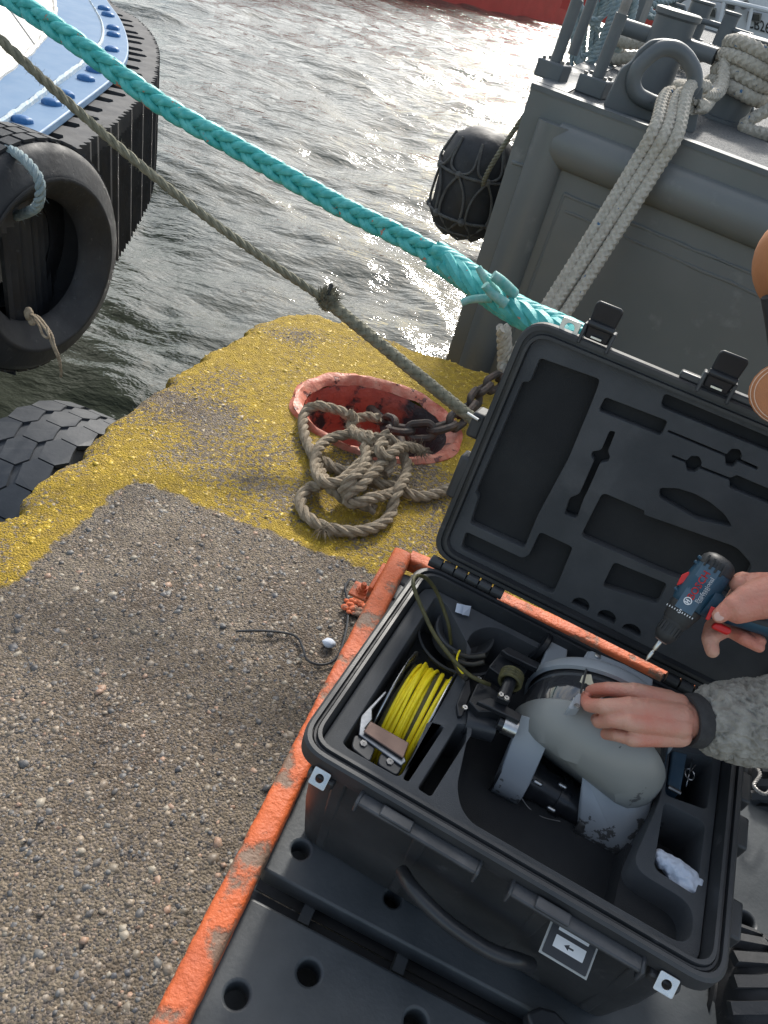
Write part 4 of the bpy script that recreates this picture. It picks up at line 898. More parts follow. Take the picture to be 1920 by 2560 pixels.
# trolley wheels
def wheel(c, ax, R, W_, lab):
    o = obj('wheel', tyre_mb(c, ax, R, R * .5, W_, n=48, bulge=.01), 'rubber', tr, smooth=60, label=lab); ax = Vector(ax).normalized(); z_ = UP; y_ = z_.cross(ax).normalized(); z_ = ax.cross(y_)
    mb = MB()
    for k in range(22):
        a = 2 * PI * k / 22
        for s_ in (-1, 1):
            d0 = y_ * math.cos(a + s_ * .06) + z_ * math.sin(a + s_ * .06); d1 = -y_ * math.sin(a + s_ * .06) + z_ * math.cos(a + s_ * .06)
            mb.box(c + d0 * (R + .004) + ax * s_ * W_ * .24, W_ * .52, R * .14, .016, (ax + d1 * .45 * s_).normalized(), (d1 - ax * .45 * s_).normalized(), d0)
    obj('tread', mb, 'rubber', o, smooth=None)
    obj('hub', MB().lathe([(.001, W_ * .3), (R * .3, W_ * .3), (R * .52, W_ * .1), (R * .52, -W_ * .1), (R * .3, -W_ * .3), (.001, -W_ * .3)], c, ax, 24), 'darksteel', o)
wheel(P(1835, 2530, .10), (.983, -.182, 0), .13, .15, 'chunky black tyre at the lower right corner')
wheel(P(1905, 1960, .13), (.983, -.182, 0), .10, .12, 'chunky black tyre right of the case')
mb = MB(); laid_rope(mb, [P(1880, 1905, .24), P(1900, 1935, .25), P(1885, 1965, .25), P(1915, 1985, .25), P(1940, 1950, .25)], .004, .02); obj('tie_wire', mb, 'galv', label='loose grey wire loops behind the right side of the case', cat='wire', loc=P(1900, 1935, .2)[:])
o = obj('deck_clamp', MB().prism([P(1300, 2545, PZ + .01), P(1335, 2530, PZ + .01), P(1372, 2540, PZ + .01), P(1430, 2600, PZ + .01), P(1330, 2640, PZ + .01)], UP * .03), 'plasticsmooth', None, bevel=.006, loc=P(1350, 2560, PZ)[:], label='small black plastic clip at the bottom edge of the trolley deck', cat='clip')

# loose black wire and scrap on the ground
t = MB(); wp = [(590, 1578), (660, 1577), (735, 1588), (757, 1620), (768, 1650), (800, 1662), (830, 1655), (850, 1630), (868, 1560), (868, 1500), (862, 1470), (875, 1448)]
t.tube(crom([P(x, y, .010 + .004 * math.sin(i * 2)) for i, (x, y) in enumerate(wp)], .01), .0032, 8); obj('loose_wire', t, 'plasticsmooth', label='thin black wire lying curled on the pebbly concrete', cat='wire', loc=P(800, 1600, 0)[:])
def crumple(c, r, sx, sy, sz, seed, X=(1, 0, 0), Y=(0, 1, 0), Z=(0, 0, 1), n=40, amp=.35, fr=1.0):
    mb = MB(); mb.sphere(c, r, sx, sy, sz, n, X, Y, Z)
    for v in mb.v:
        d = v - Vector(c); k = noise.ridged_multi_fractal(d / r * fr + Vector((seed, 0, 0)), 1, 2, 3, 1, 2) * amp * .35; v[:] = Vector(c) + d * (1 + k - amp * .5)
    return mb
obj('paper_scrap', crumple(P(823, 1607, .012), .018, 1, .8, .6, 5, n=20), 'tissue', label='tiny white paper scrap beside the loose black wire', cat='litter', loc=P(823, 1607, 0)[:])

# ================================================================== EQUIPMENT CASE
CX, CY, RIMZ = .349, .770, .49; ca = math.radians(-15.5)
cU = V(math.cos(ca), math.sin(ca), 0); cV = V(-math.sin(ca), math.cos(ca), 0); CC = V(CX, CY, 0)
def cl(x, y, z): return CC + cU * x + cV * y + UP * z
def loc2(px, py, z): q = P(px, py, z) - CC; return (q.dot(cU), q.dot(cV))
HW, HD = .327, .243
cs = thing('equipment_case', 'large open black hard case with foam insert on the orange trolley', 'case', cl(0, 0, PZ + .003))
# shell: tapered walls, rim flange
def loft(rings, name, mats, parent, closed=True, cap0=True, cap1=False, smooth=40, label=None):
    mb = MB(); n = len(rings[0]); vs = [v for r in rings for v in r]
    fs = [(i * n + k, i * n + (k + 1) % n, (i + 1) * n + (k + 1) % n, (i + 1) * n + k) for i in range(len(rings) - 1) for k in range(n)]
    if cap0: fs.append(tuple(range(n)))
    if cap1: fs.append(tuple((len(rings) - 1) * n + k for k in range(n)))
    mb.add(vs, fs); return obj(name, mb, mats, parent, smooth=smooth, label=label)
def ringp(hw, hd, r, z, n=8): return [cl(x, y, z) for x, y in rrect(-hw, -hd, hw, hd, r, n)]
Bz = PZ + .004
loft([ringp(.278, .196, .03, Bz), ringp(.288, .206, .035, Bz + .012), ringp(.300, .218, .04, Bz + .12), ringp(.308, .224, .045, RIMZ - .045), ringp(.312, .228, .048, RIMZ - .04), ringp(HW, HD, .05, RIMZ - .032), ringp(HW, HD, .05, RIMZ - .004), ringp(HW - .004, HD - .004, .047, RIMZ), ringp(HW - .010, HD - .010, .042, RIMZ), ringp(HW - .011, HD - .011, .041, RIMZ - .008), ringp(HW - .017, HD - .017, .036, RIMZ - .008), ringp(HW - .018, HD - .018, .036, RIMZ + .001), ringp(HW - .023, HD - .023, .034, RIMZ + .001), ringp(HW - .026, HD - .026, .03, RIMZ - .03), ringp(.285, .203, .028, Bz + .02), ringp(.27, .19, .02, Bz + .016)], 'shell', 'plastic', cs, cap1=True)
loft([ringp(HW - .0115, HD - .0115, .041, RIMZ - .0075), ringp(HW - .013, HD - .013, .041, RIMZ - .004), ringp(HW - .0155, HD - .0155, .041, RIMZ - .004), ringp(HW - .0168, HD - .0168, .036, RIMZ - .0075)], 'gasket', 'rubber', cs, cap0=False)
# vertical ribs moulded in the front wall
for x in (-.245, -.10, .10, .245):
    obj('wall_rib', MB().prism([cl(x - .012, -.219, RIMZ - .05), cl(x + .012, -.219, RIMZ - .05), cl(x + .010, -.200, Bz + .02), cl(x - .010, -.200, Bz + .02)], -cV * .010), 'plastic', cs, bevel=.004)
# foam insert with cut-outs
FZ_ = RIMZ - .028
def fpx(pts, s=.6148, ox=900, oy=1350): return [loc2(ox + x * s, oy + y * s, FZ_) for x, y in pts]
A_s = dict(s=.3617, ox=750, oy=1350)
reel = fpx([(935, 330), (1010, 440), (1180, 760), (1165, 800), (690, 1645), (330, 1440), (297, 1400), (300, 1370)], **A_s)
slot1 = fpx([(830, 1400), (885, 1260), (1000, 1290), (750, 1670), (712, 1650)], **A_s)
slot2 = fpx([(1095, 1265), (1180, 1290), (1180, 1340), (905, 1775), (812, 1715)], **A_s)
main = fpx([(560, 300), (900, 430), (1240, 620), (1250, 830), (1225, 1040), (1100, 1330), (1395, 1505), (1385, 1735), (560, 1225), (450, 1150), (410, 1085), (395, 1000), (445, 770), (425, 620), (440, 380)])
p2 = fpx([(1262, 845), (1460, 900), (1440, 1112), (1240, 1035)]); p3 = fpx([(1238, 1062), (1432, 1165), (1400, 1465), (1195, 1335)])
backp = fpx([(300, 190), (560, 290), (430, 370), (400, 520), (330, 380), (255, 300)])
def clampp(pl): return [(max(-.27, min(.285, x)), max(-.192, min(.200, y))) for x, y in pl]
holes = [round_poly(clampp(h), r_) for h, r_ in ((reel, .012), (slot1, .006), (slot2, .006), (main, .03), (p2, .01), (p3, .012))]
fo_o = rrect(-HW + .028, -HD + .028, HW - .028, HD - .028, .03)
obj('foam_insert', plate_mb(fo_o, holes, cl(0, 0, FZ_), cU, cV, UP, .10, .0015, 1), 'foam', cs)
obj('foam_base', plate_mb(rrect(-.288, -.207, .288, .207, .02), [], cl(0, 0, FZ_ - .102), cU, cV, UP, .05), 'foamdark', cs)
# front hardware: padlock plates, latch blocks, handle, label
def fr_plate(x, lab):
    o = obj('padlock_plate', plate_mb(rrect(-.0135, -.0135, .0135, .0135, .003), [[(.0065 * math.cos(a), .0065 * math.sin(a)) for a in np.linspace(0, 2 * PI, 17)[:-1]]], cl(x, -HD - .012, RIMZ - .030), cU, (UP * .75 + cV * .66).normalized(), (UP * .66 - cV * .75).normalized(), .003, .0006), 'steel', cs, label=lab)
    obj('lug', MB().box(cl(x, -HD + .002, RIMZ - .044), .044, .020, .018, cU, cV), 'plastic', cs, bevel=.004)
fr_plate(-.270, 'bright steel padlock plate at the left front corner'); fr_plate(.262, 'bright steel padlock plate at the right front corner')
for x0, x1 in ((-.205, -.015), (.035, .225)):
    obj('latch_bar', MB().box(cl((x0 + x1) / 2, -HD - .010, RIMZ - .024), x1 - x0, .022, .008, cU, cV), 'rim', cs, bevel=.003)
    for x in (x0, x1): obj('latch_ear', MB().box(cl(x, -HD - .010, RIMZ - .030), .006, .026, .026, cU, cV), 'rim', cs, bevel=.003)
    obj('latch_pad', MB().box(cl(x0 + .06, -HD - .012, RIMZ - .017), .05, .018, .006, cU, cV), 'rim', cs, bevel=.002)
h0 = loc2(1010, 2190, .34); 
hp = [cl(-.13, -.222, .385), cl(-.125, -.262, .375), cl(-.10, -.275, .36), cl(0, -.285, .345), cl(.10, -.283, .34), cl(.13, -.270, .34), cl(.14, -.225, .345)]
obj('front_handle', MB().tube(crom([PPl(1005, 2180, cl(0, -.245, 0), cV), PPl(1035, 2225, cl(0, -.27, 0), cV), PPl(1110, 2300, cl(0, -.28, 0), cV), PPl(1220, 2375, cl(0, -.28, 0), cV), PPl(1290, 2400, cl(0, -.27, 0), cV), PPl(1325, 2412, cl(0, -.24, 0), cV)], .01), .0115, 14), 'plasticsmooth', cs)
# pictogram plate
ln = (-cV * .97 + UP * .24).normalized(); lo = PPl(1430, 2350, cl(0, -.250, 0), cV)
lu = (PPl(1485, 2370, cl(0, -.222, 0), cV) - PPl(1400, 2320, cl(0, -.222, 0), cV)).normalized(); lv = (UP * .5 + cV * .86); lv = (lv - lu * lv.dot(lu)).normalized(); ln2 = lu.cross(lv).normalized()
o = obj('label_plate', plate_mb([(-.035, -.035), (.035, -.035), (.035, .035), (-.035, .035)], [], lo + ln2 * .002, lu, lv, ln2, .002), 'labelgrey', cs)
obj('label_face', plate_mb(rrect(-.032, -.032, .032, .032, .002), [], lo + ln2 * .0035, lu, lv, ln2, .001), 'plasticsmooth', o)
mb = MB()
for yy, dirn in ((.011, 1), (-.011, -1)):
    pl = plate_mb(rrect(-.022, -.008, .022, .008, .001), [[(-.006, -.0012), (.001, -.0012), (.001, -.004), (.008, 0), (.001, .004), (.001, .0012), (-.006, .0012)] if dirn > 0 else [(.006, -.0012), (-.001, -.0012), (-.001, -.004), (-.008, 0), (-.001, .004), (-.001, .0012), (.006, .0012)]], lo + ln2 * .0042 + lv * yy, lu, lv, ln2, .0006); mb.add(pl.v, pl.f)
obj('pictogram', mb, 'white', o)
# right side latch ribs
for y in (-.12, .03, .12): obj('side_lug', MB().box(cl(HW + .010, y, RIMZ - .03), .022, .06, .03, cU, cV), 'plastic', cs, bevel=.004)
obj('side_valve', MB().lathe([(.02, 0), (.02, .008), (.012, .012), (.001, .012)], cl(-.312, -.02, .40), -cU, 20), 'plasticsmooth', cs)
# hinge
for x0, x1 in ((-.315, -.165), (.165, .315)): obj('hinge_strip', MB().box(cl((x0 + x1) / 2, HD + .012, RIMZ - .004), x1 - x0, .016, .014, cU, cV), 'plastic', cs, bevel=.002)
for x in [-.30 + .026 * i for i in range(6)] + [.18 + .026 * i for i in range(5)]:
    obj('hinge_knuckle', MB().tube([cl(x - .0115, HD + .008, RIMZ + .006), cl(x + .0115, HD + .008, RIMZ + .006)], .0105, 12), 'plastic', cs)
# lid
lY = (cV * .10 + UP * .485).normalized(); lZ = cU.cross(lY).normalized()     # lZ towards the viewer
if lZ.dot(cV) > 0: lZ = -lZ
LO = cl(.006, HD + .012, RIMZ + .014)
def lid(x, y, z=0): return LO + cU * x + lY * y + lZ * z
LH = .487; LW = HW
def lring(ix, z, r): return [lid(x, y, z) for x, y in rrect(-LW + ix, ix, LW - ix, LH - ix, r, 8)]
lidp = loft([lring(.04, -.105, .03), lring(.025, -.10, .04), lring(.016, -.03, .045), lring(0, -.024, .05), lring(0, -.003, .05), lring(.003, 0, .048), lring(.010, 0, .042), lring(.010, -.006, .042), lring(.016, -.006, .038), lring(.017, .003, .038), lring(.022, .003, .034), lring(.024, -.02, .032)], 'lid', 'plastic', cs, cap0=True)
LF = -.010
def lpx(pts, s=.4943, ox=1100, oy=800):
    o = []
    for x, y in pts:
        q = PPl(ox + x * s, oy + y * s, lid(0, 0, LF), lZ) - lid(0, 0, LF); o.append((max(-.292, min(.292, q.dot(cU))), max(.034, min(.455, q.dot(lY)))))
    return o
def ell(x, y, rx, ry, n=16, a=.42): return [(x + rx * math.cos(t) * math.cos(a) - ry * math.sin(t) * math.sin(a), y + rx * math.cos(t) * math.sin(a) + ry * math.sin(t) * math.cos(a)) for t in np.linspace(0, 2 * PI, n + 1)[:-1]]
LH_ = [
 round_poly(lpx([(505, 192), (808, 300), (795, 345), (760, 435), (650, 700), (495, 985), (425, 1155), (150, 1030), (192, 900), (165, 870), (385, 298), (452, 315)]), .006),
 round_poly(lpx([(130, 1070), (415, 1205), (450, 1190), (505, 1072), (672, 1150), (560, 1410), (85, 1200)]), .008),
 round_poly(lpx([(835, 390), (1152, 512), (1118, 587), (800, 460)]), .006),
 round_poly(lpx([(1135, 368), (1720, 585), (1720, 690), (1115, 440)]), .008),
 round_poly(lpx([(822, 873), (1035, 965), (1030, 985), (1500, 1150), (1580, 1240), (1500, 1420), (1130, 1280), (710, 1095)]), .010),
 round_poly(lpx([(1110, 850), (1200, 852), (1290, 880), (1370, 925), (1440, 985), (1480, 1050), (1300, 1010), (1110, 900)]), .006),
 lpx(ell(710, 1445, 47, 38)), lpx(ell(842, 1508, 50, 38)), lpx(ell(967, 1578, 52, 38)),
 round_poly(lpx([(858, 560), (888, 565), (848, 665), (860, 690), (850, 720), (810, 722), (740, 880), (728, 900), (690, 1005), (628, 985), (655, 900), (705, 880), (780, 710), (762, 690), (770, 665), (815, 660)]), .006),
 round_poly(lpx([(1155, 557), (1450, 680), (1475, 652), (1515, 655), (1528, 690), (1520, 705), (1610, 745), (1606, 760), (1505, 718), (1480, 745), (1445, 735), (1442, 690), (1150, 567)]), .003),
 round_poly(lpx([(1175, 683), (1248, 712), (1270, 688), (1310, 690), (1325, 725), (1318, 740), (1470, 800), (1500, 785), (1700, 870), (1700, 950), (1465, 850), (1465, 812), (1312, 752), (1290, 772), (1250, 765), (1240, 722), (1172, 694)]), .003),
 round_poly(lpx([(880, 1225), (1150, 1335), (1100, 1440), (820, 1350)]), .008)]
obj('lid_foam', plate_mb(rrect(-LW + .0235, .0235, LW - .0235, LH - .0235, .03), LH_, lid(0, 0, LF), cU, lY, lZ, .022, .0012, 1), 'foam', cs)
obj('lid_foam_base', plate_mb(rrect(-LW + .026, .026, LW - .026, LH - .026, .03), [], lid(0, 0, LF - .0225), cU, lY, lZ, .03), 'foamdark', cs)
# lid hardware
def lxy(px, py): q = PPl(px, py, lid(0, 0, -.01), lZ) - lid(0, 0, -.01); return q.dot(cU), q.dot(lY)
for (bx, by), (tx_, ty_) in (((1478, 875), (1500, 790)), ((1780, 985), (1822, 905))):
    x, y = lxy(bx, by); x2, y2 = lxy(tx_, ty_)
    for s_ in (-1, 1): obj('latch_cheek', MB().box(lid(x + s_ * .024, LH + .008, -.012), .006, .034, .03, cU, lY, lZ), 'rim', lidp, bevel=.002)
    lt = obj('latch', MB().prism([lid(x - .020, LH + .002, -.004), lid(x + .020, LH + .002, -.004), lid(x + .023, LH + .060, .014), lid(x + .019, LH + .066, .017), lid(x - .019, LH + .066, .017), lid(x - .023, LH + .060, .014)], -lZ * .009), 'plasticsmooth', lidp, bevel=.003)
    obj('latch_bar', MB().tube([lid(x - .022, LH + .028, .006), lid(x + .022, LH + .028, .006)], .006, 12), 'plasticsmooth', lt)
    obj('latch_pin', MB().box(lid(x, LH + .008, .002), .018, .003, .003, cU, lY, lZ), 'steel', lt)
x, y = lxy(1412, 848); o = obj('padlock_plate', plate_mb(rrect(-.016, -.014, .016, .014, .003), [[(.0085 * math.cos(a), .0085 * math.sin(a)) for a in np.linspace(0, 2 * PI, 17)[:-1]]], lid(x, LH + .006, -.004), cU, lY, lZ, .003, .0006), 'steel', lidp, label='bright steel padlock plate on the lid corner')
obj('lid_edge_bar', MB().box(lid(.07, LH + .006, -.016), .27, .012, .022, cU, lY, lZ), 'rim', lidp, bevel=.003)
obj('lid_side_latch', MB().box(lid(-LW - .012, .27, -.04), .026, .05, .05, cU, lY, lZ), 'plastic', lidp, bevel=.006)
obj('lid_side_lug', MB().box(lid(-LW - .004, .17, -.02), .022, .09, .04, cU, lY, lZ), 'plastic', lidp, bevel=.006)
obj('shackle_pin', MB().tube([lid(-LW - .035, .285, -.02), lid(-LW - .01, .285, -.01)], .003, 8), 'steel', lidp)

# ================================================================== INSIDE THE CASE
def q2(s_, ox, oy):
    return lambda x, y, z: P(ox + x * s_, oy + y * s_, z)
qA = q2(.3617, 750, 1350); qR = q2(.3617, 1200, 1500); qD = q2(.3255, 1380, 1320); q5 = q2(.4943, 1100, 1900)
def pprism(q, pts, z, th, name, m_, parent, bevel=.0015, **k):
    return obj(name, MB().prism([q(x, y, z) for x, y in pts], -UP * th), m_, parent, bevel=bevel, **k)
def hull_mb(pts):
    bm = bmesh.new()
    for p in pts: bm.verts.new(p)
    bmesh.ops.convex_hull(bm, input=bm.verts[:]); bmesh.ops.delete(bm, geom=[v for v in bm.verts if not v.link_faces], context='VERTS')
    bm.verts.index_update(); mb = MB(); mb.add([v.co.copy() for v in bm.verts], [tuple(v.index for v in f.verts) for f in bm.faces]); bm.free(); return mb
def ringpts(c, ax, r, n=24, ry=None):
    ax = Vector(ax).normalized(); N_ = (UP - ax * UP.dot(ax)).normalized() if abs(ax.z) < .9 else Vector((1, 0, 0)); B_ = ax.cross(N_); ry = ry or r
    return [Vector(c) + N_ * r * math.cos(2 * PI * k / n) + B_ * ry * math.sin(2 * PI * k / n) for k in range(n)]
# ---- cable reel
l0, l1 = qA(700, 915, .465), qA(945, 1120, .465)
rl = thing('cable_reel', 'aluminium sided reel of yellow and dark cable in the left case pocket', 'cable reel', qA(800, 1050, .37))
ax = cU; RF = .125
cL = qA(705, 905, .47) - UP * RF; cR = qA(930, 1140, .47) - UP * RF; cR = cL + cU * .080
rdir = cV
for nm, c in (('flange', cL), ('flange', cR)): obj(nm, MB().lathe([(.001, -.0016), (RF - .001, -.0016), (RF, 0), (RF - .001, .0016), (.001, .0016)], c, ax, 56), 'steel', rl)
obj('hub', MB().tube([cL, cR], .075, 24), 'rovblack', rl)
seq = 'ooyyyyoyyybydyy'
for i, ch in enumerate(seq):
    c = cL + cU * (.006 + .0049 * i); Rr = .104 + .004 * math.sin(i * 1.9) - (.006 if i < 2 else 0); mb = MB()
    tlt = .0; pts = [c + cU * (.0035 * math.sin(a * 1 + i * .5)) + (UP * math.sin(a) + cV * math.cos(a)) * (Rr + .0015 * math.sin(a * 3 + i)) for a in np.linspace(0, 2 * PI, 49)]
    mb.tube(pts, .0041, 8, False); obj('cable_turn', mb, {'y': 'yellow', 'o': 'olive', 'd': 'blackcable', 'b': 'olive'}[ch], rl)
    if ch == 'y' and i % 2 == 0:
        mb = MB(); mb.tube([c + cU * .002 + cU * (.004 * math.sin(a * 1.5 + i)) + (UP * math.sin(a) + cV * math.cos(a)) * (Rr + .0045) for a in np.linspace(0, 2 * PI, 49)], .0030, 8, False); obj('cable_turn', mb, 'yellow', rl)
pprism(qA, [(488, 1250), (755, 1400), (715, 1508), (438, 1322)], .458, .003, 'front_plate', 'brown', rl, label='brown front plate of the reel')
pprism(qA, [(420, 1215), (480, 1150), (590, 1040), (600, 1055), (500, 1170), (500, 1240), (450, 1300), (720, 1490), (735, 1530), (700, 1560), (405, 1345)], .452, .004, 'bracket', 'alu', rl)
for pl, b_ in (([(375, 1345), (490, 1400), (520, 1440), (480, 1545), (350, 1440)], (438, 1410)), ([(560, 1465), (690, 1520), (712, 1560), (670, 1640), (530, 1555)], (620, 1535))):
    pr_ = [tuple(x[:2]) for x in [qA(x, y, .445) for x, y in pl]]
    o = obj('clamp_pad', plate_mb(round_poly(pr_, .008, 4), [], V(0, 0, .448), V(1, 0, 0), V(0, 1, 0), UP, .010, .002), 'plasticsmooth', rl)
    obj('bolt', MB().lathe([(.006, 0), (.006, .003), (.001, .0035)], qA(b_[0], b_[1], .448), UP, 6), 'darksteel', o)
# ---- tether loop
mb = MB(); mb.tube(crom([qA(1310, 1000, .50), qA(1250, 975, .51), qA(1160, 925, .515), qA(1050, 815, .53), qA(930, 655, .55), qA(855, 500, .57), qA(800, 370, .59), qA(782, 300, .60), qA(795, 255, .60), qA(835, 247, .59), qA(890, 280, .57), qA(950, 370, .54), qA(1000, 500, .51), qA(1030, 600, .49), qA(1045, 720, .45)], .004), .0034, 10)
obj('tether_cable', mb, 'olive', label='dark olive braided tether looping from the reel to the underwater robot', cat='cable', loc=qA(1050, 815, .5)[:])
# ---- round black moulding behind the reel, white tag
mb = MB(); c = qA(1110, 700, .40); mb.lathe([(.058, .0), (.058, .03), (.054, .032), (.050, .025), (.035, .006), (.001, .004)], c, UP, 40)
obj('round_foam_cup', mb, 'foam', cs)
mb = MB(); mb.lathe([(.086, .0), (.088, .008), (.084, .010), (.082, .0)], c - UP * .0, UP, 48); obj('foam_ring_edge', mb, 'foam', cs)
tg = MB(); a0 = qA(1075, 440, .45); vs = [qA(1085, 437, .476), qA(1182, 458, .476), qA(1168, 525, .470), qA(1073, 495, .472)]; tg.prism(vs, -UP * .0012); tg.prism([vs[1], vs[1] + (vs[2] - vs[1]) * .95, qA(1120, 518, .478), qA(1130, 452, .480)], UP * .0008)
obj('white_tag', tg, 'tissue', smooth=None, label='small white paper tag on the foam behind the cable reel', cat='tag', loc=a0[:])

# ---- underwater robot
rc = P(1462, 1873, .454)
rv = thing('underwater_robot', 'grey chipped underwater robot with black arm lying in the open case', 'underwater robot', rc - UP * .12)
A_ = (-cV - UP * .18).normalized(); RB = .130
prof = [(RB * .985, 0), (RB, .003), (RB * .995, .010), (RB * .97, .022), (RB * .92, .034), (RB * .83, .047), (RB * .70, .060), (RB * .53, .071), (RB * .33, .078), (.001, .082)]
fsh = MB().lathe(prof + [], rc, A_, 96); fp0 = P(1400, 1900, .46); fn0 = (-cV * .78 - UP * .58 - cU * .16).normalized()
for v in fsh.v:
    k = (v - fp0).dot(fn0)
    if k > 0: v -= fn0 * (k * .93)
obj('front_shell', fsh, 'rovgrey', rv, smooth=30)
obj('window_band', MB().lathe([(RB * .90, -.072), (RB * .935, -.066), (RB * .955, -.04), (RB * .965, -.014), (RB * .955, .001)], rc, A_, 72), 'acrylic', rv, smooth=60)
obj('back_shell', MB().lathe([(RB * .955, -.066), (RB * 1.0, -.069), (RB * 1.0, -.083), (RB * .93, -.095), (RB * .8, -.108), (RB * .55, -.12), (.001, -.128)], rc, A_, 72), 'rovpod', rv, smooth=60)
An = (UP - A_ * UP.dot(A_)).normalized(); Ab = A_.cross(An)
if Ab.dot(cU) < 0: Ab = -Ab
def rs_(a, h, r): return rc + A_ * h + (An * math.cos(a) + Ab * math.sin(a)) * r
# pale reflection painted as a ragged cream patch laid on the band
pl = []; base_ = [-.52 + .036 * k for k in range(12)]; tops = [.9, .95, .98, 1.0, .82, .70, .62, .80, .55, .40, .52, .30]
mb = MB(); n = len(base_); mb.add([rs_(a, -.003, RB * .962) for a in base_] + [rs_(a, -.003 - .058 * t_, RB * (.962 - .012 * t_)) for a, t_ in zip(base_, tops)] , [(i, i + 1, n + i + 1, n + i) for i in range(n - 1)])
obj('painted_reflection', mb, 'cream', rv, label='ragged cream patch on the window band, painted as a reflection')
# pods
pz = .385
Lc = qR(160, 1130, pz); Rc = qR(735, 1470, pz - .02)
Pl = ringpts(Lc, cU, .050, ry=.050) + ringpts(Lc + cU * .048, cU, .048) + [P(1303, 1786, .50), P(1372, 1852, .49), P(1345, 1800, .51), P(1330, 1850, .47)]
obj('left_pod', hull_mb(Pl), 'rovpod', rv, smooth=55, bevel=.002, label='scuffed thruster pod with open ring facing left')
bpy.data.objects['left_pod'].name = 'thruster_pod'
mb = MB(); mb.lathe([(.050, .0), (.0505, -.004), (.046, -.004), (.041, .0), (.040, .006)], Lc, cU, 40); mb.lathe([(.0405, -.0015), (.001, -.0015)], Lc, cU, 32); obj('duct_ring', mb, 'rovblack', rv)
re_ = Rc + cU * .085
Pr_ = ringpts(Rc, cU, .043) + ringpts(Rc + cU * .06, cU, .042) + ringpts(Rc + cU * .085, cU, .034) + ringpts(Rc + cU * .097, cU, .02) + [P(1458, 1926, .48), P(1628, 1992, .455), P(1560, 1955, .485), P(1640, 2000, .40)]
o = obj('thruster_pod', hull_mb(Pr_), 'rovpod', rv, smooth=55, bevel=.003, label='heavily chipped rounded pod with polished ring')
obj('polished_ring', MB().lathe([(.036, -.012), (.0435, -.012), (.0455, -.006), (.044, .0)], Rc, cU, 40), 'steel', o)
mb = MB(); mb.tube([Lc + cU * .03, Rc + cU * .002], .030, 28); obj('motor_housing', mb, 'rovblack', rv)
for f_, r_ in ((.30, .033), (.62, .034)): obj('motor_band', MB().tube([Lc.lerp(Rc, f_), Lc.lerp(Rc, f_ + .10)], r_, 28), 'rovblack', rv)
for x, y in ((400, 1265), (570, 1285), (492, 1445)):
    p_ = qR(x, y, pz + .035 if y < 1400 else pz); obj('chrome_pin', MB().capsule(p_ - cU * .004, p_ + cU * .004, .004, n=10), 'steel', rv)
mb = MB(); mb.tube(crom([qR(285, 1365, .37), qR(340, 1440, .36), qR(430, 1500, .36), qR(555, 1530, .37)], .006), .0008, 5); obj('stray_wire', mb, 'galv', rv)
# handle bar on top and steel rod
pprism(qR, [(765, 345), (1000, 440), (1200, 545), (1195, 600), (1010, 560), (760, 445), (725, 430)], .575, .022, 'handle_bar', 'rovpod', rv, .003)
pprism(qR, [(745, 350), (770, 352), (755, 440), (700, 455), (690, 440)], .570, .030, 'handle_foot', 'rovpod', rv, .003)
for x, y in ((815, 385),): obj('screw', MB().lathe([(.0055, 0), (.0045, .002), (.001, .0025)], qR(x, y, .577), UP, 16), 'steel', rv)
obj('tie_rod', MB().tube([qR(742, 452, .572), qR(697, 640, .592)], .0019, 10), 'darksteel', rv)
pprism(qR, [(640, 690), (680, 640), (700, 650), (695, 745), (625, 750), (612, 740)], .592, .02, 'clamp_foot', 'rovpod', rv)
obj('screw', MB().lathe([(.005, 0), (.004, .002), (.001, .002)], qR(670, 733, .594), UP, 12), 'darksteel', rv)
# manipulator arm: black blocks
pprism(qR, [(62, 462), (150, 350), (195, 325), (415, 435), (405, 470), (335, 465), (300, 520), (290, 575), (235, 585)], .505, .030, 'arm_block', 'rovblack', rv)
pprism(qR, [(150, 345), (195, 322), (415, 435), (400, 475), (190, 375)], .525, .012, 'arm_rail', 'rovblack', rv)
pprism(qR, [(-75, 700), (-20, 580), (20, 560), (130, 640), (215, 690), (190, 720), (120, 700), (290, 800), (260, 840), (80, 770), (-10, 770)], .490, .022, 'arm_block', 'rovblack', rv)
pprism(qR, [(-20, 700), (70, 668), (292, 790), (275, 838), (60, 735)], .515, .010, 'arm_rail', 'rovblack', rv)
pprism(qR, [(-160, 720), (-100, 560), (-70, 550), (-60, 640), (-120, 800), (-150, 800)], .47, .02, 'side_bracket', 'rovblack', rv)
obj('arm_motor', MB().tube([qR(-110, 830, .45), qR(90, 880, .45)], .024, 24), 'plasticsmooth', rv)
obj('arm_motor', MB().tube([qR(130, 690, .48), qR(75, 780, .46)], .012, 20), 'rovblack', rv)
o = obj('connector', MB().tube([qR(215, 545, .525), qR(160, 680, .525)], .0105, 20), 'rovblack', rv)
for k in range(4): 
    c = qR(222 - 5 * k, 520 + 16 * k, .525); d = (qR(160, 680, .525) - qR(215, 545, .525)).normalized()
    mb = MB(); mb.tube(ringpts(c, d, .0175, 28) + ringpts(c, d, .0175, 28)[:1], .0032, 8, False); obj('cable_turn', mb, 'olive', rv)
pprism(qR, [(130, 630), (215, 665), (205, 705), (120, 670)], .532, .012, 'connector_foot', 'rovblack', rv)
for x, y in ((222, 472), (145, 655), (183, 680), (-105, 745), (-8, 545)): obj('screw', MB().lathe([(.0048, 0), (.0042, .0022), (.0015, .0022), (.001, .0005)], qR(x, y, .533 if x > 0 else .49), UP, 16), 'steel', rv)
obj('chrome_sleeve', MB().tube([qR(160, 855, .49), qR(250, 895, .49)], .0155, 24), 'steel', rv); obj('sleeve_end', MB().tube([qR(125, 840, .49), qR(165, 858, .49)], .0125, 20), 'rovblack', rv)
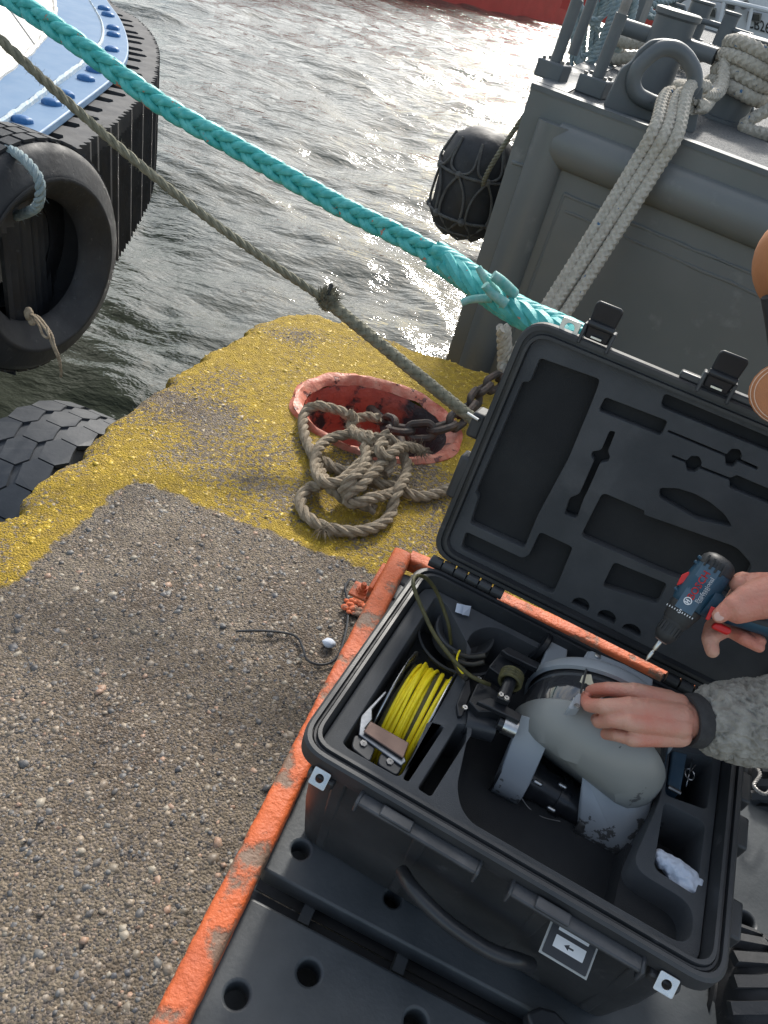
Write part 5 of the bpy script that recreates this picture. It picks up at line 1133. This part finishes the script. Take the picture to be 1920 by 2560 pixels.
pprism(qR, [(490, 250), (590, 290), (612, 325), (600, 410), (560, 415), (415, 450), (440, 400)], .475, .02, 'top_fin', 'rovpod', rv, .003)
mb = MB(); mb.lathe([(.030, 0), (.034, .004), (.034, .012), (.028, .014), (.001, .010)], qR(440, 330, .455), (cU * -1 + UP * .25), 32); obj('side_thruster', mb, 'rovblack', rv)
for a, b in (((-180, 360), (40, 385)), ((-160, 420), (30, 430)), ((-190, 395), (-100, 540))):
    mb = MB(); mb.tube(crom([qR(a[0], a[1], .46), qR((a[0] + b[0]) / 2, (a[1] + b[1]) / 2 + 25, .47), qR(b[0], b[1], .485)], .01), .0045, 10); obj('lead', mb, 'blackcable', rv)
mb = MB(); mb.tube(crom([qR(-140, 350, .47), qR(-160, 400, .48), qR(-150, 470, .49), qR(-110, 520, .48)], .01), .0018, 8); obj('lead', mb, 'yellow', rv, label='thin yellow lead')
o = obj('tail_camera', MB().box(q2(.3617, 1200, 1500)(1192, 1535, .40), .026, .022, .028, cU, cV), 'rovblack', rv, bevel=.002)
for x, y in ((1215, 1500), (1190, 1590)): obj('chrome_pin', MB().capsule(qR(x - 15, y - 5, .415), qR(x + 18, y + 8, .415), .003, n=10), 'steel', o)
# ---- things in the right pockets
hp_ = thing('hand_controller', 'slim dark blue-grey device standing in the upper right foam pocket', 'device', qR(1370, 1180, .40))
pprism(qR, [(1335, 1010), (1440, 1035), (1388, 1330), (1298, 1285)], .455, .03, 'body', 'sticker', hp_, .003)
obj('hinge_pin', MB().tube([qR(1300, 1290, .458), qR(1385, 1335, .458)], .004, 12), 'darksteel', hp_)
mb = MB(); mb.tube(crom([qR(1475, 1075, .44), qR(1455, 1160, .45), qR(1440, 1230, .45), qR(1425, 1290, .44)], .005), .0012, 6)
mb.tube([qR(1450, 1205, .452) + cU * .008 * math.cos(a) + cV * .011 * math.sin(a) for a in np.linspace(0, 2 * PI, 17)], .0012, 6, False); mb.tube([qR(1490, 1140, .455), qR(1450, 1190, .455), qR(1405, 1160, .44)], .001, 6)
obj('wire_clip', mb, 'steel', label='small bent wire clip beside the device in the right pocket', cat='clip', loc=qR(1450, 1205, .44)[:])
mb = MB(); a_, b_ = q5(1112, 480, .452), q5(1285, 655, .445); dd = (b_ - a_).normalized()
for k, (f_, r_) in enumerate(((0, .011), (.14, .016), (.3, .015), (.45, .021), (.62, .023), (.8, .026), (.95, .022))):
    c = a_.lerp(b_, f_) + cV * random.uniform(-.004, .004); cr = crumple(c, r_, 1, .9, .8, k * 7 + 3, n=28, amp=.55, fr=1.6); mb.add(cr.v, cr.f)
ti = obj('crumpled_tissue', mb, 'tissue', label='twisted white tissue in the lower right foam pocket', cat='tissue', loc=a_[:])
md = ti.modifiers.new('merge', 'REMESH'); md.mode = 'VOXEL'; md.voxel_size = .0016; md.use_smooth_shade = True
# spare foam strip shapes in the front pocket
obj('foam_divider', MB().prism([q5(1000, 1290, .44), q5(1040, 1340, .44), q5(1330, 1500, .44), q5(1325, 1470, .44)], -UP * .06) if False else MB().box(cl(.24, -.12, FZ_ - .075), .10, .14, .05, cU, cV), 'foamdark', cs)

# ================================================================== CORDLESS DRILL
vs_ = -(D(1735, 1475, 1) - Vector(O0)).normalized()
dO = D(1735, 1475, 1.13)
def dq(x, y, z=0.0): return PPl(1380 + x * .3255, 1320 + y * .3255, dO + vs_ * z, vs_)
back, nose = dq(1295, 255), dq(812, 897); fw = (nose - back).normalized(); tp_ = vs_.cross(fw).normalized()
if (dq(900, 350) - dq(1050, 560)).dot(tp_) < 0: tp_ = -tp_
px_ = (dq(1100, 100) - dq(1000, 100)).length / 32.55       # metres per photo pixel
dr = thing('cordless_drill', 'dark blue cordless drill with red switches and black chuck held over the case', 'drill', dq(1100, 500))
LT = (nose - back).length
def bl(prof, **k): return MB().lathe([(r * px_, h * px_) for r, h in prof], back, fw, 48, ref=vs_, **k)
obj('motor_body', bl([(.01, -12), (20, -10), (34, -4), (42, 6), (46, 20), (49, 50), (51, 80), (50, 110), (47, 135), (43, 147), (41, 149)], sx=.86), 'drillblue', dr, smooth=50)
obj('rear_cap', bl([(.01, -14), (21, -12), (36, -5), (44.5, 6), (47.5, 20), (48.5, 28), (46, 29)], sx=.88), 'drillblack', dr, smooth=50)
obj('torque_collar', bl([(42, 147), (44, 149), (44, 158), (42, 168), (39, 180), (37, 196), (35, 200), (33, 200)], sx=.93), 'drillblack', dr)
ch = obj('chuck', bl([(33, 198), (33, 204), (31, 208), (30, 236), (27, 248), (22, 258), (17, 262), (10, 262)]), 'drillblack', dr)
mb = MB()
for k in range(18):
    a = 2 * PI * k / 18; d0 = vs_ * math.cos(a) + tp_ * math.sin(a); mb.box(back + fw * 222 * px_ + d0 * 31 * px_, 26 * px_, 4 * px_, 2.5 * px_, fw, fw.cross(d0), d0)
obj('grip_rib', mb, 'drillblack', ch)
obj('nose_ring', bl([(15, 261), (17, 262), (17, 265), (9, 266)]), 'brown', ch)
mb = bl([(5.5, 262), (6, 264), (6, 292), (3.5, 296), (3.5, 300), (5.5, 302), (5.5, 318), (4, 324), (1, 333)]); obj('driver_bit', mb, 'steel', dr)
# ribs at the top front and back of the body
for h in (22, 38, 98, 112, 126): obj('grip_rib', MB().box(back + fw * h * px_ + tp_ * 46 * px_, 9 * px_, 14 * px_, 40 * px_, (fw + tp_ * .3).normalized(), (tp_ - fw * .3).normalized(), vs_), 'drillblue', dr, bevel=.0015)
obj('gear_switch', MB().prism([dq(958, 442, -.010), dq(975, 405, -.010), dq(998, 360, -.010), dq(1052, 336, -.010), dq(1058, 372, -.010), dq(1040, 410, -.010), dq(985, 436, -.010)], vs_ * .022), 'red', dr, bevel=.0012)
# handle
hd = [dq(1190, 560, -.006), dq(1300, 625, -.008), dq(1450, 670, -.010), dq(1660, 735, -.012), dq(1900, 790, -.012)]; hd = crom(hd, .01)
obj('handle', MB().tube(hd, [.030, .026] + [.0215] * (len(hd) - 2), 24, squash=.80, up=vs_), 'drillblue', dr)
obj('handle_grip', MB().tube(hd[4:], .0222, 24, squash=.6, up=vs_), 'drillblack', dr)
obj('direction_switch', MB().prism([dq(1222, 598, .012), dq(1262, 618, .012), dq(1205, 708, .012), dq(1177, 700, .012)], vs_ * .010), 'red', dr, bevel=.001)
obj('trigger', MB().prism([dq(1245, 722, -.012), dq(1300, 730, -.012), (dq(1378, 770, -.012)), dq(1368, 800, -.012), dq(1340, 820, -.012), dq(1215, 762, -.012)], vs_ * .022), 'red', dr, bevel=.003)
# vents
SR = 44 * px_ * .9
def sidep(x, y, add=.0004):
    """a point on the camera side of the motor body"""
    p = dq(x, y); r_ = (p - back).dot(tp_); R_ = 49.3 * px_; z = math.sqrt(max(1e-9, R_ * R_ - r_ * r_)) * .86; p2_ = PPl(1380 + x * .3255, 1320 + y * .3255, dO + vs_ * z, vs_); nr = (tp_ * r_ + vs_ * z).normalized(); return p2_ + nr * add, nr
mb = None
for r in range(3):
    for c_ in range(4):
        x, y = 1212 + 38 * c_ - 16 * r, 222 + 28 * c_ + 26 * r; p_, nr = sidep(x, y, .0012)
        obj('vent_slot', MB().box(p_, .0065, .0032, .0016, fw, nr.cross(fw), nr), 'blackpaint', dr, bevel=.001)
# printed label on the side
tX = (dq(1180, 370) - dq(1080, 520)).normalized(); tY = (dq(1080, 440) - dq(1130, 473)).normalized(); tY = (tY - tX * tY.dot(tX)).normalized()
if tX.cross(tY).dot(vs_) < 0: tY = -tY
zl = 51.5 * px_ * .86
def lq(x, y, z): return dq(x, y, z)
pc = [(1128, 345), (1160, 335), (1225, 378), (1215, 420), (1045, 595), (1000, 570), (1005, 535)]
def wrap(mb_, add=.0006):
    for v in mb_.v:
        r_ = (v - back).dot(tp_); R_ = 49.6 * px_; z = math.sqrt(max(1e-9, R_ * R_ - r_ * r_)) * .86; cur = (v - dO).dot(vs_); v += vs_ * (z + add - cur)
    return mb_
def subd(mb_):
    return mb_
lb = MB(); 
gx = np.linspace(-.036, .036, 13); gy = np.linspace(-.0125, .0125, 9); c0_ = dq(1118, 468)
lb.add([c0_ + tX * x + tY * y for x in gx for y in gy], [(i * 9 + j, (i + 1) * 9 + j, (i + 1) * 9 + j + 1, i * 9 + j + 1) for i in range(12) for j in range(8)])
stk_ = obj('label_sticker', wrap(lb, .0003), 'sticker', dr)
obj('brand_lettering', wrap(text_mb('BOSCH', dq(1128, 442), tX, tY, vs_, .0135, .0002, sx=1.0), .0007), 'redprint', stk_, smooth=None)
obj('range_lettering', wrap(text_mb('Professional', dq(1172, 480), tX, tY, vs_, .0082, .0002), .0007), 'white', stk_, smooth=None)
obj('model_lettering', wrap(text_mb('GSR 120-LI', dq(1170, 518), tX, tY, vs_, .0052, .0002), .0007), 'white', stk_, smooth=None)
ec = dq(1044, 558); mb = MB()
def ann(r0, r1, n=28):
    m = MB(); m.add([ec + tX * r * math.cos(2 * PI * k / n) + tY * r * math.sin(2 * PI * k / n) for r in (r0, r1) for k in range(n)], [(k, (k + 1) % n, n + (k + 1) % n, n + k) for k in range(n)]); return m
a1 = ann(.0042, .0056); mb.add(a1.v, a1.f)
for sx_ in (-1, 1):
    m = MB(); q = [(-.0016, -.0030), (.0, -.0032), (.0, .0032), (-.0016, .0030)]; m.add([ec + tX * (sx_ * (.0016) + x) + tY * y for x, y in q], [(0, 1, 2, 3)]); mb.add(m.v, m.f)
m = MB(); m.add([ec + tX * x + tY * y for x, y in ((-.002, -.0006), (.002, -.0006), (.002, .0006), (-.002, .0006))], [(0, 1, 2, 3)]); mb.add(m.v, m.f)
obj('emblem', wrap(mb, .0009), 'white', stk_, smooth=None)
mb = MB()
for k in range(11):
    f_ = k / 10; x, y = 885 + (1078 - 885) * f_, 586 + (695 - 586) * f_ - 0; p = dq(x, y); r_ = (p - back).dot(tp_); R_ = 44 * px_; z = math.sqrt(max(1e-8, R_ * R_ - r_ * r_)) * .93; p = PPl(1380 + x * .3255, 1320 + y * .3255, dO + vs_ * z, vs_)
    if k == 5:
        tm = text_mb('5', p + vs_ * .0012, -tp_, fw * -1, vs_, .0085, .0002); mb.add(tm.v, tm.f)
    else: mb.box(p + vs_ * .0005, .0026, .0012, .0008, fw, tp_, vs_)
obj('torque_marks', mb, 'white', dr, smooth=None); 

# ================================================================== PERSON
pe = thing('person', 'person in grey fleece and tan cap reaching in from the right with the drill', 'person', V(1.35, 1.0, 0))
body = MB()
def chain(mb_, pts, rs, n=14, squash=1.0, up=None):
    for (a, ra), (b, rb) in zip(zip(pts, rs), zip(pts[1:], rs[1:])): mb_.capsule(a, b, ra, rb, n, squash=squash, up=up)
# left hand, back of the hand up, pinching the clamp
h = lambda x, y, z: qD(x, y, z + .030)
wr = h(1030, 1480, .585)
kn = [h(620, 1255, .600), h(590, 1365, .605), h(585, 1490, .594), h(615, 1615, .570)]     # knuckles index..little
wk = [h(985, 1370, .592), h(985, 1445, .597), h(985, 1525, .590), h(985, 1590, .575)]
chain(body, [h(900, 1480, .575), wr, h(1180, 1490, .575)], [.030, .027, .029], squash=1)
for a, b, r0, r1 in zip(wk, kn, (.019, .0195, .019, .018), (.0138, .0138, .0135, .013)): body.capsule(a, b, r0, r1, 16)
body.capsule(h(640, 1330, .588), h(950, 1430, .580), .016, .020, 16); body.capsule(h(650, 1450, .580), h(950, 1520, .575), .017, .021, 16); body.capsule(h(680, 1560, .560), h(950, 1570, .565), .014, .020, 16)
fing = [
 ([kn[0], h(430, 1235, .588), h(335, 1240, .570), h(295, 1250, .560)], [.0125, .0110, .0096, .0085]),
 ([kn[1], h(400, 1372, .592), h(285, 1362, .572), h(250, 1325, .553), h(262, 1290, .548)], [.0130, .0118, .0105, .0095, .0085]),
 ([kn[2], h(460, 1475, .582), h(360, 1490, .560), h(335, 1462, .535)], [.0125, .0112, .0100, .0088]),
 ([kn[3], h(500, 1590, .560), h(410, 1580, .535), h(380, 1540, .512)], [.0115, .0100, .0090, .0080])]
for p_, r_ in fing: chain(body, p_, r_, 14)
chain(body, [h(900, 1330, .565), h(640, 1260, .560), h(420, 1255, .548), h(300, 1290, .543)], [.018, .015, .0115, .0095])     # thumb underneath
for k_, q_ in zip(kn, (.0132, .0134, .0130, .0120)): body.sphere(k_ + UP * .0008, q_, n=14)
# right hand round the drill handle
g = lambda x, y, z: dq(x, y, z)
chain(body, [g(1430, 620, .020), g(1560, 560, .010), g(1750, 520, .004)], [.021, .026, .028])
chain(body, [g(1440, 430, -.004), g(1560, 470, -.004), g(1760, 500, -.004)], [.014, .024, .029])
chain(body, [g(1470, 420, -.022), g(1600, 480, -.016), g(1780, 520, -.008)], [.016, .024, .029])
chain(body, [g(1760, 510, -.002), g(2100, 420, -.004), g(2500, 300, -.01)], [.030, .028, .034])
chain(body, [g(1640, 490, .012), g(1490, 520, .024), g(1385, 590, .030), g(1290, 672, .030)], [.022, .0150, .0122, .0108], 16)      # thumb over the side
chain(body, [g(1480, 440, -.026), g(1370, 600, -.040), g(1235, 760, -.034), g(1210, 850, -.022), g(1232, 945, -.020)], [.013, .0125, .0118, .0112, .0098], 16)   # trigger finger
chain(body, [g(1560, 480, -.030), g(1450, 640, -.046), g(1330, 780, -.036), g(1245, 835, -.020)], [.013, .0120, .0110, .0095], 16)
chain(body, [g(1600, 520, -.030), g(1500, 700, -.044), g(1400, 800, -.030), g(1480, 850, -.014), g(1590, 915, -.010)], [.013, .0118, .0108, .0100, .0078], 16)
chain(body, [g(1660, 560, -.030), g(1600, 720, -.040), g(1530, 820, -.028), g(1600, 868, -.014)], [.012, .0108, .0095, .0080], 16)
body.sphere(g(1390, 585, .031), .0128, n=14)
# forearms, arms, trunk, neck and head beyond the right edge of the view
SL, SRt = V(1.02, .88, .98), V(.98, 1.22, 1.02)
eL, eR = D(2350, 1730, 1.30), D(2330, 1400, 1.30)
chain(body, [h(1180, 1490, .575), h(1480, 1490, .585), h(1660, 1490, .595), eL, SL], [.029, .034, .036, .040, .050]); chain(body, [g(2500, 300, -.01), eR, SRt], [.034, .042, .052])
hipc = V(1.42, 1.02, .42)
for y in (-.12, 0, .12): chain(body, [V(1.00, 1.05 + y * 1.2, .98), V(1.22, 1.03 + y, .72), hipc + V(0, y, 0)], [.10, .125, .13])
hc = D(2085, 760, 1.28); chain(body, [V(1.0, 1.05, 1.0), hc + V(.10, .02, -.02)], [.065, .06]); body.sphere(hc + V(.03, 0, -.02), .095, 1.0, .82, 1.12, 20)
for y in (-.1, .1): chain(body, [hipc + V(0, y, 0), V(1.05, 1.02 + y * 1.7, .12), V(1.5, 1.02 + y * 1.7, .07)], [.10, .07, .05])
bo = obj('body', body, 'skin', pe)
def remesh(o, vox, it=4, fac=.5):
    r = o.modifiers.new('skinning', 'REMESH'); r.mode = 'VOXEL'; r.voxel_size = vox; r.use_smooth_shade = True
    s_ = o.modifiers.new('smooth', 'SMOOTH'); s_.factor = fac; s_.iterations = it
remesh(bo, .0019, 3, .5)
# nails
def nail(c, n_, d_, w_, l_, parent):
    n_ = Vector(n_).normalized(); d_ = Vector(d_); d_ = (d_ - n_ * d_.dot(n_)).normalized(); s_ = n_.cross(d_)
    m = MB(); m.sphere(c, 1, l_ / 2, w_ / 2, .0016, 16, d_, s_, n_); return obj('fingernail', m, 'nail', parent)
tv_ = g(1290, 672, .030) + vs_ * .0090; nail(tv_ + (g(1285, 672, 0) - g(1310, 655, 0)) * .3, vs_, g(1290, 672, 0) - g(1385, 590, 0), .0125, .0145, bo)
# sleeves and jacket
def baked(name, mb_, m_, parent, vox, it, amp, fr, smooth_first=True, cut=None):
    o = obj(name, mb_, m_, parent); remesh(o, vox, it, .5); bpy.context.view_layer.update()
    dg = bpy.context.evaluated_depsgraph_get(); me = bpy.data.meshes.new_from_object(o.evaluated_get(dg)); o.modifiers.clear(); old = o.data; o.data = me; bpy.data.meshes.remove(old)
    n = len(me.vertices); co = np.empty(n * 3, np.float32); no = np.empty(n * 3, np.float32); me.vertices.foreach_get('co', co); me.vertices.foreach_get('normal', no); co = co.reshape(-1, 3); no = no.reshape(-1, 3)
    org = np.array(ORG[parent.name])
    for i in range(n):
        p = Vector(co[i]) * fr
        w_ = Vector((noise.noise(p * .5), noise.noise(p * .5 + Vector((9, 0, 0))), noise.noise(p * .5 + Vector((0, 9, 0))))) * 1.3
        k = 1 - abs(noise.noise(p + w_)) * 2.4; co[i] += no[i] * amp * k
    me.vertices.foreach_set('co', co.reshape(-1)); me.update(); me.polygons.foreach_set('use_smooth', [True] * len(me.polygons)); return o
slv = MB(); 
c0s = h(1065, 1478, .585)
chain(slv, [h(1290, 1480, .585), h(1330, 1480, .585), h(1480, 1490, .59), h(1660, 1490, .60), eL, SL], [.047, .057, .063, .064, .074, .085], 20)
baked('left_sleeve', slv, 'fleece', pe, .0022 if True else .003, 2, .0052, 95); bpy.data.objects['left_sleeve'].name = 'sleeve'
cuf = MB(); cx_ = (h(1200, 1480, .585) - h(1040, 1475, .585)).normalized()
cuf.lathe([(.031, -.004), (.0385, -.006), (.0405, .002), (.042, .014), (.038, .02)], h(1050, 1476, .585), cx_, 40, sx=.95); obj('cuff', cuf, 'cuff', pe)
jk = MB(); chain(jk, [g(2250, 360, -.008), eR, SRt], [.05, .068, .085], 20)
for y in (-.12, 0, .12): chain(jk, [V(1.00, 1.05 + y * 1.2, .98), V(1.22, 1.03 + y, .72), hipc + V(0, y, 0)], [.125, .15, .15])
o = obj('jacket', jk, 'fleece', pe); remesh(o, .008, 3)
tr_ = MB()
for y in (-.1, .1): chain(tr_, [hipc + V(0, y, 0), V(1.05, 1.02 + y * 1.7, .13), V(1.5, 1.02 + y * 1.7, .08)], [.125, .09, .07])
o = obj('trousers', tr_, 'cuff', pe); remesh(o, .01, 3)
# tan cap: crown and peak
k1 = D(2068, 668, 1.25); cp = MB(); cp.sphere(k1, .098, 1.0, .92, .86, 40); cap = obj('cap', cp, 'tan', pe)
seam = MB(); vdir = -(k1 - Vector(O0)).normalized(); rr_ = RC[:, 0]; uu = Vector(-RC[:, 1]); rt = Vector(rr_)
pk = D(1984, 985, 1.17); mb = MB(); nn2 = 24; vs2 = []
for r in (0, .25, .5, .75, .9, 1.0):
    for k in range(nn2):
        a = 2 * PI * k / nn2; p = pk + rt * (.062 * r * math.cos(a)) + uu * (.047 * r * math.sin(a)) + vdir * (.012 * (1 - r * r)); vs2.append(p)
fr_ = [(i * nn2 + k, i * nn2 + (k + 1) % nn2, (i + 1) * nn2 + (k + 1) % nn2, (i + 1) * nn2 + k) for i in range(5) for k in range(nn2)]
mb.add(vs2, fr_); pkm = obj('peak', mb, 'tan', cap); sol = pkm.modifiers.new('thick', 'SOLIDIFY'); sol.thickness = .006
for r in (.86, .95):
    m = MB(); m.tube([pk + rt * (.062 * r * math.cos(a)) + uu * (.047 * r * math.sin(a)) + vdir * (.012 * (1 - r * r) + .0045) for a in np.linspace(0, 2 * PI, 60)], .0006, 5, False); obj('stitch_line', m, 'stitch', pkm)
m = MB(); m.tube([D(1925, 740, 1.19), D(1935, 800, 1.2), D(1945, 870, 1.19)], .012, 10); obj('cap_band', m, 'cuff', cap)
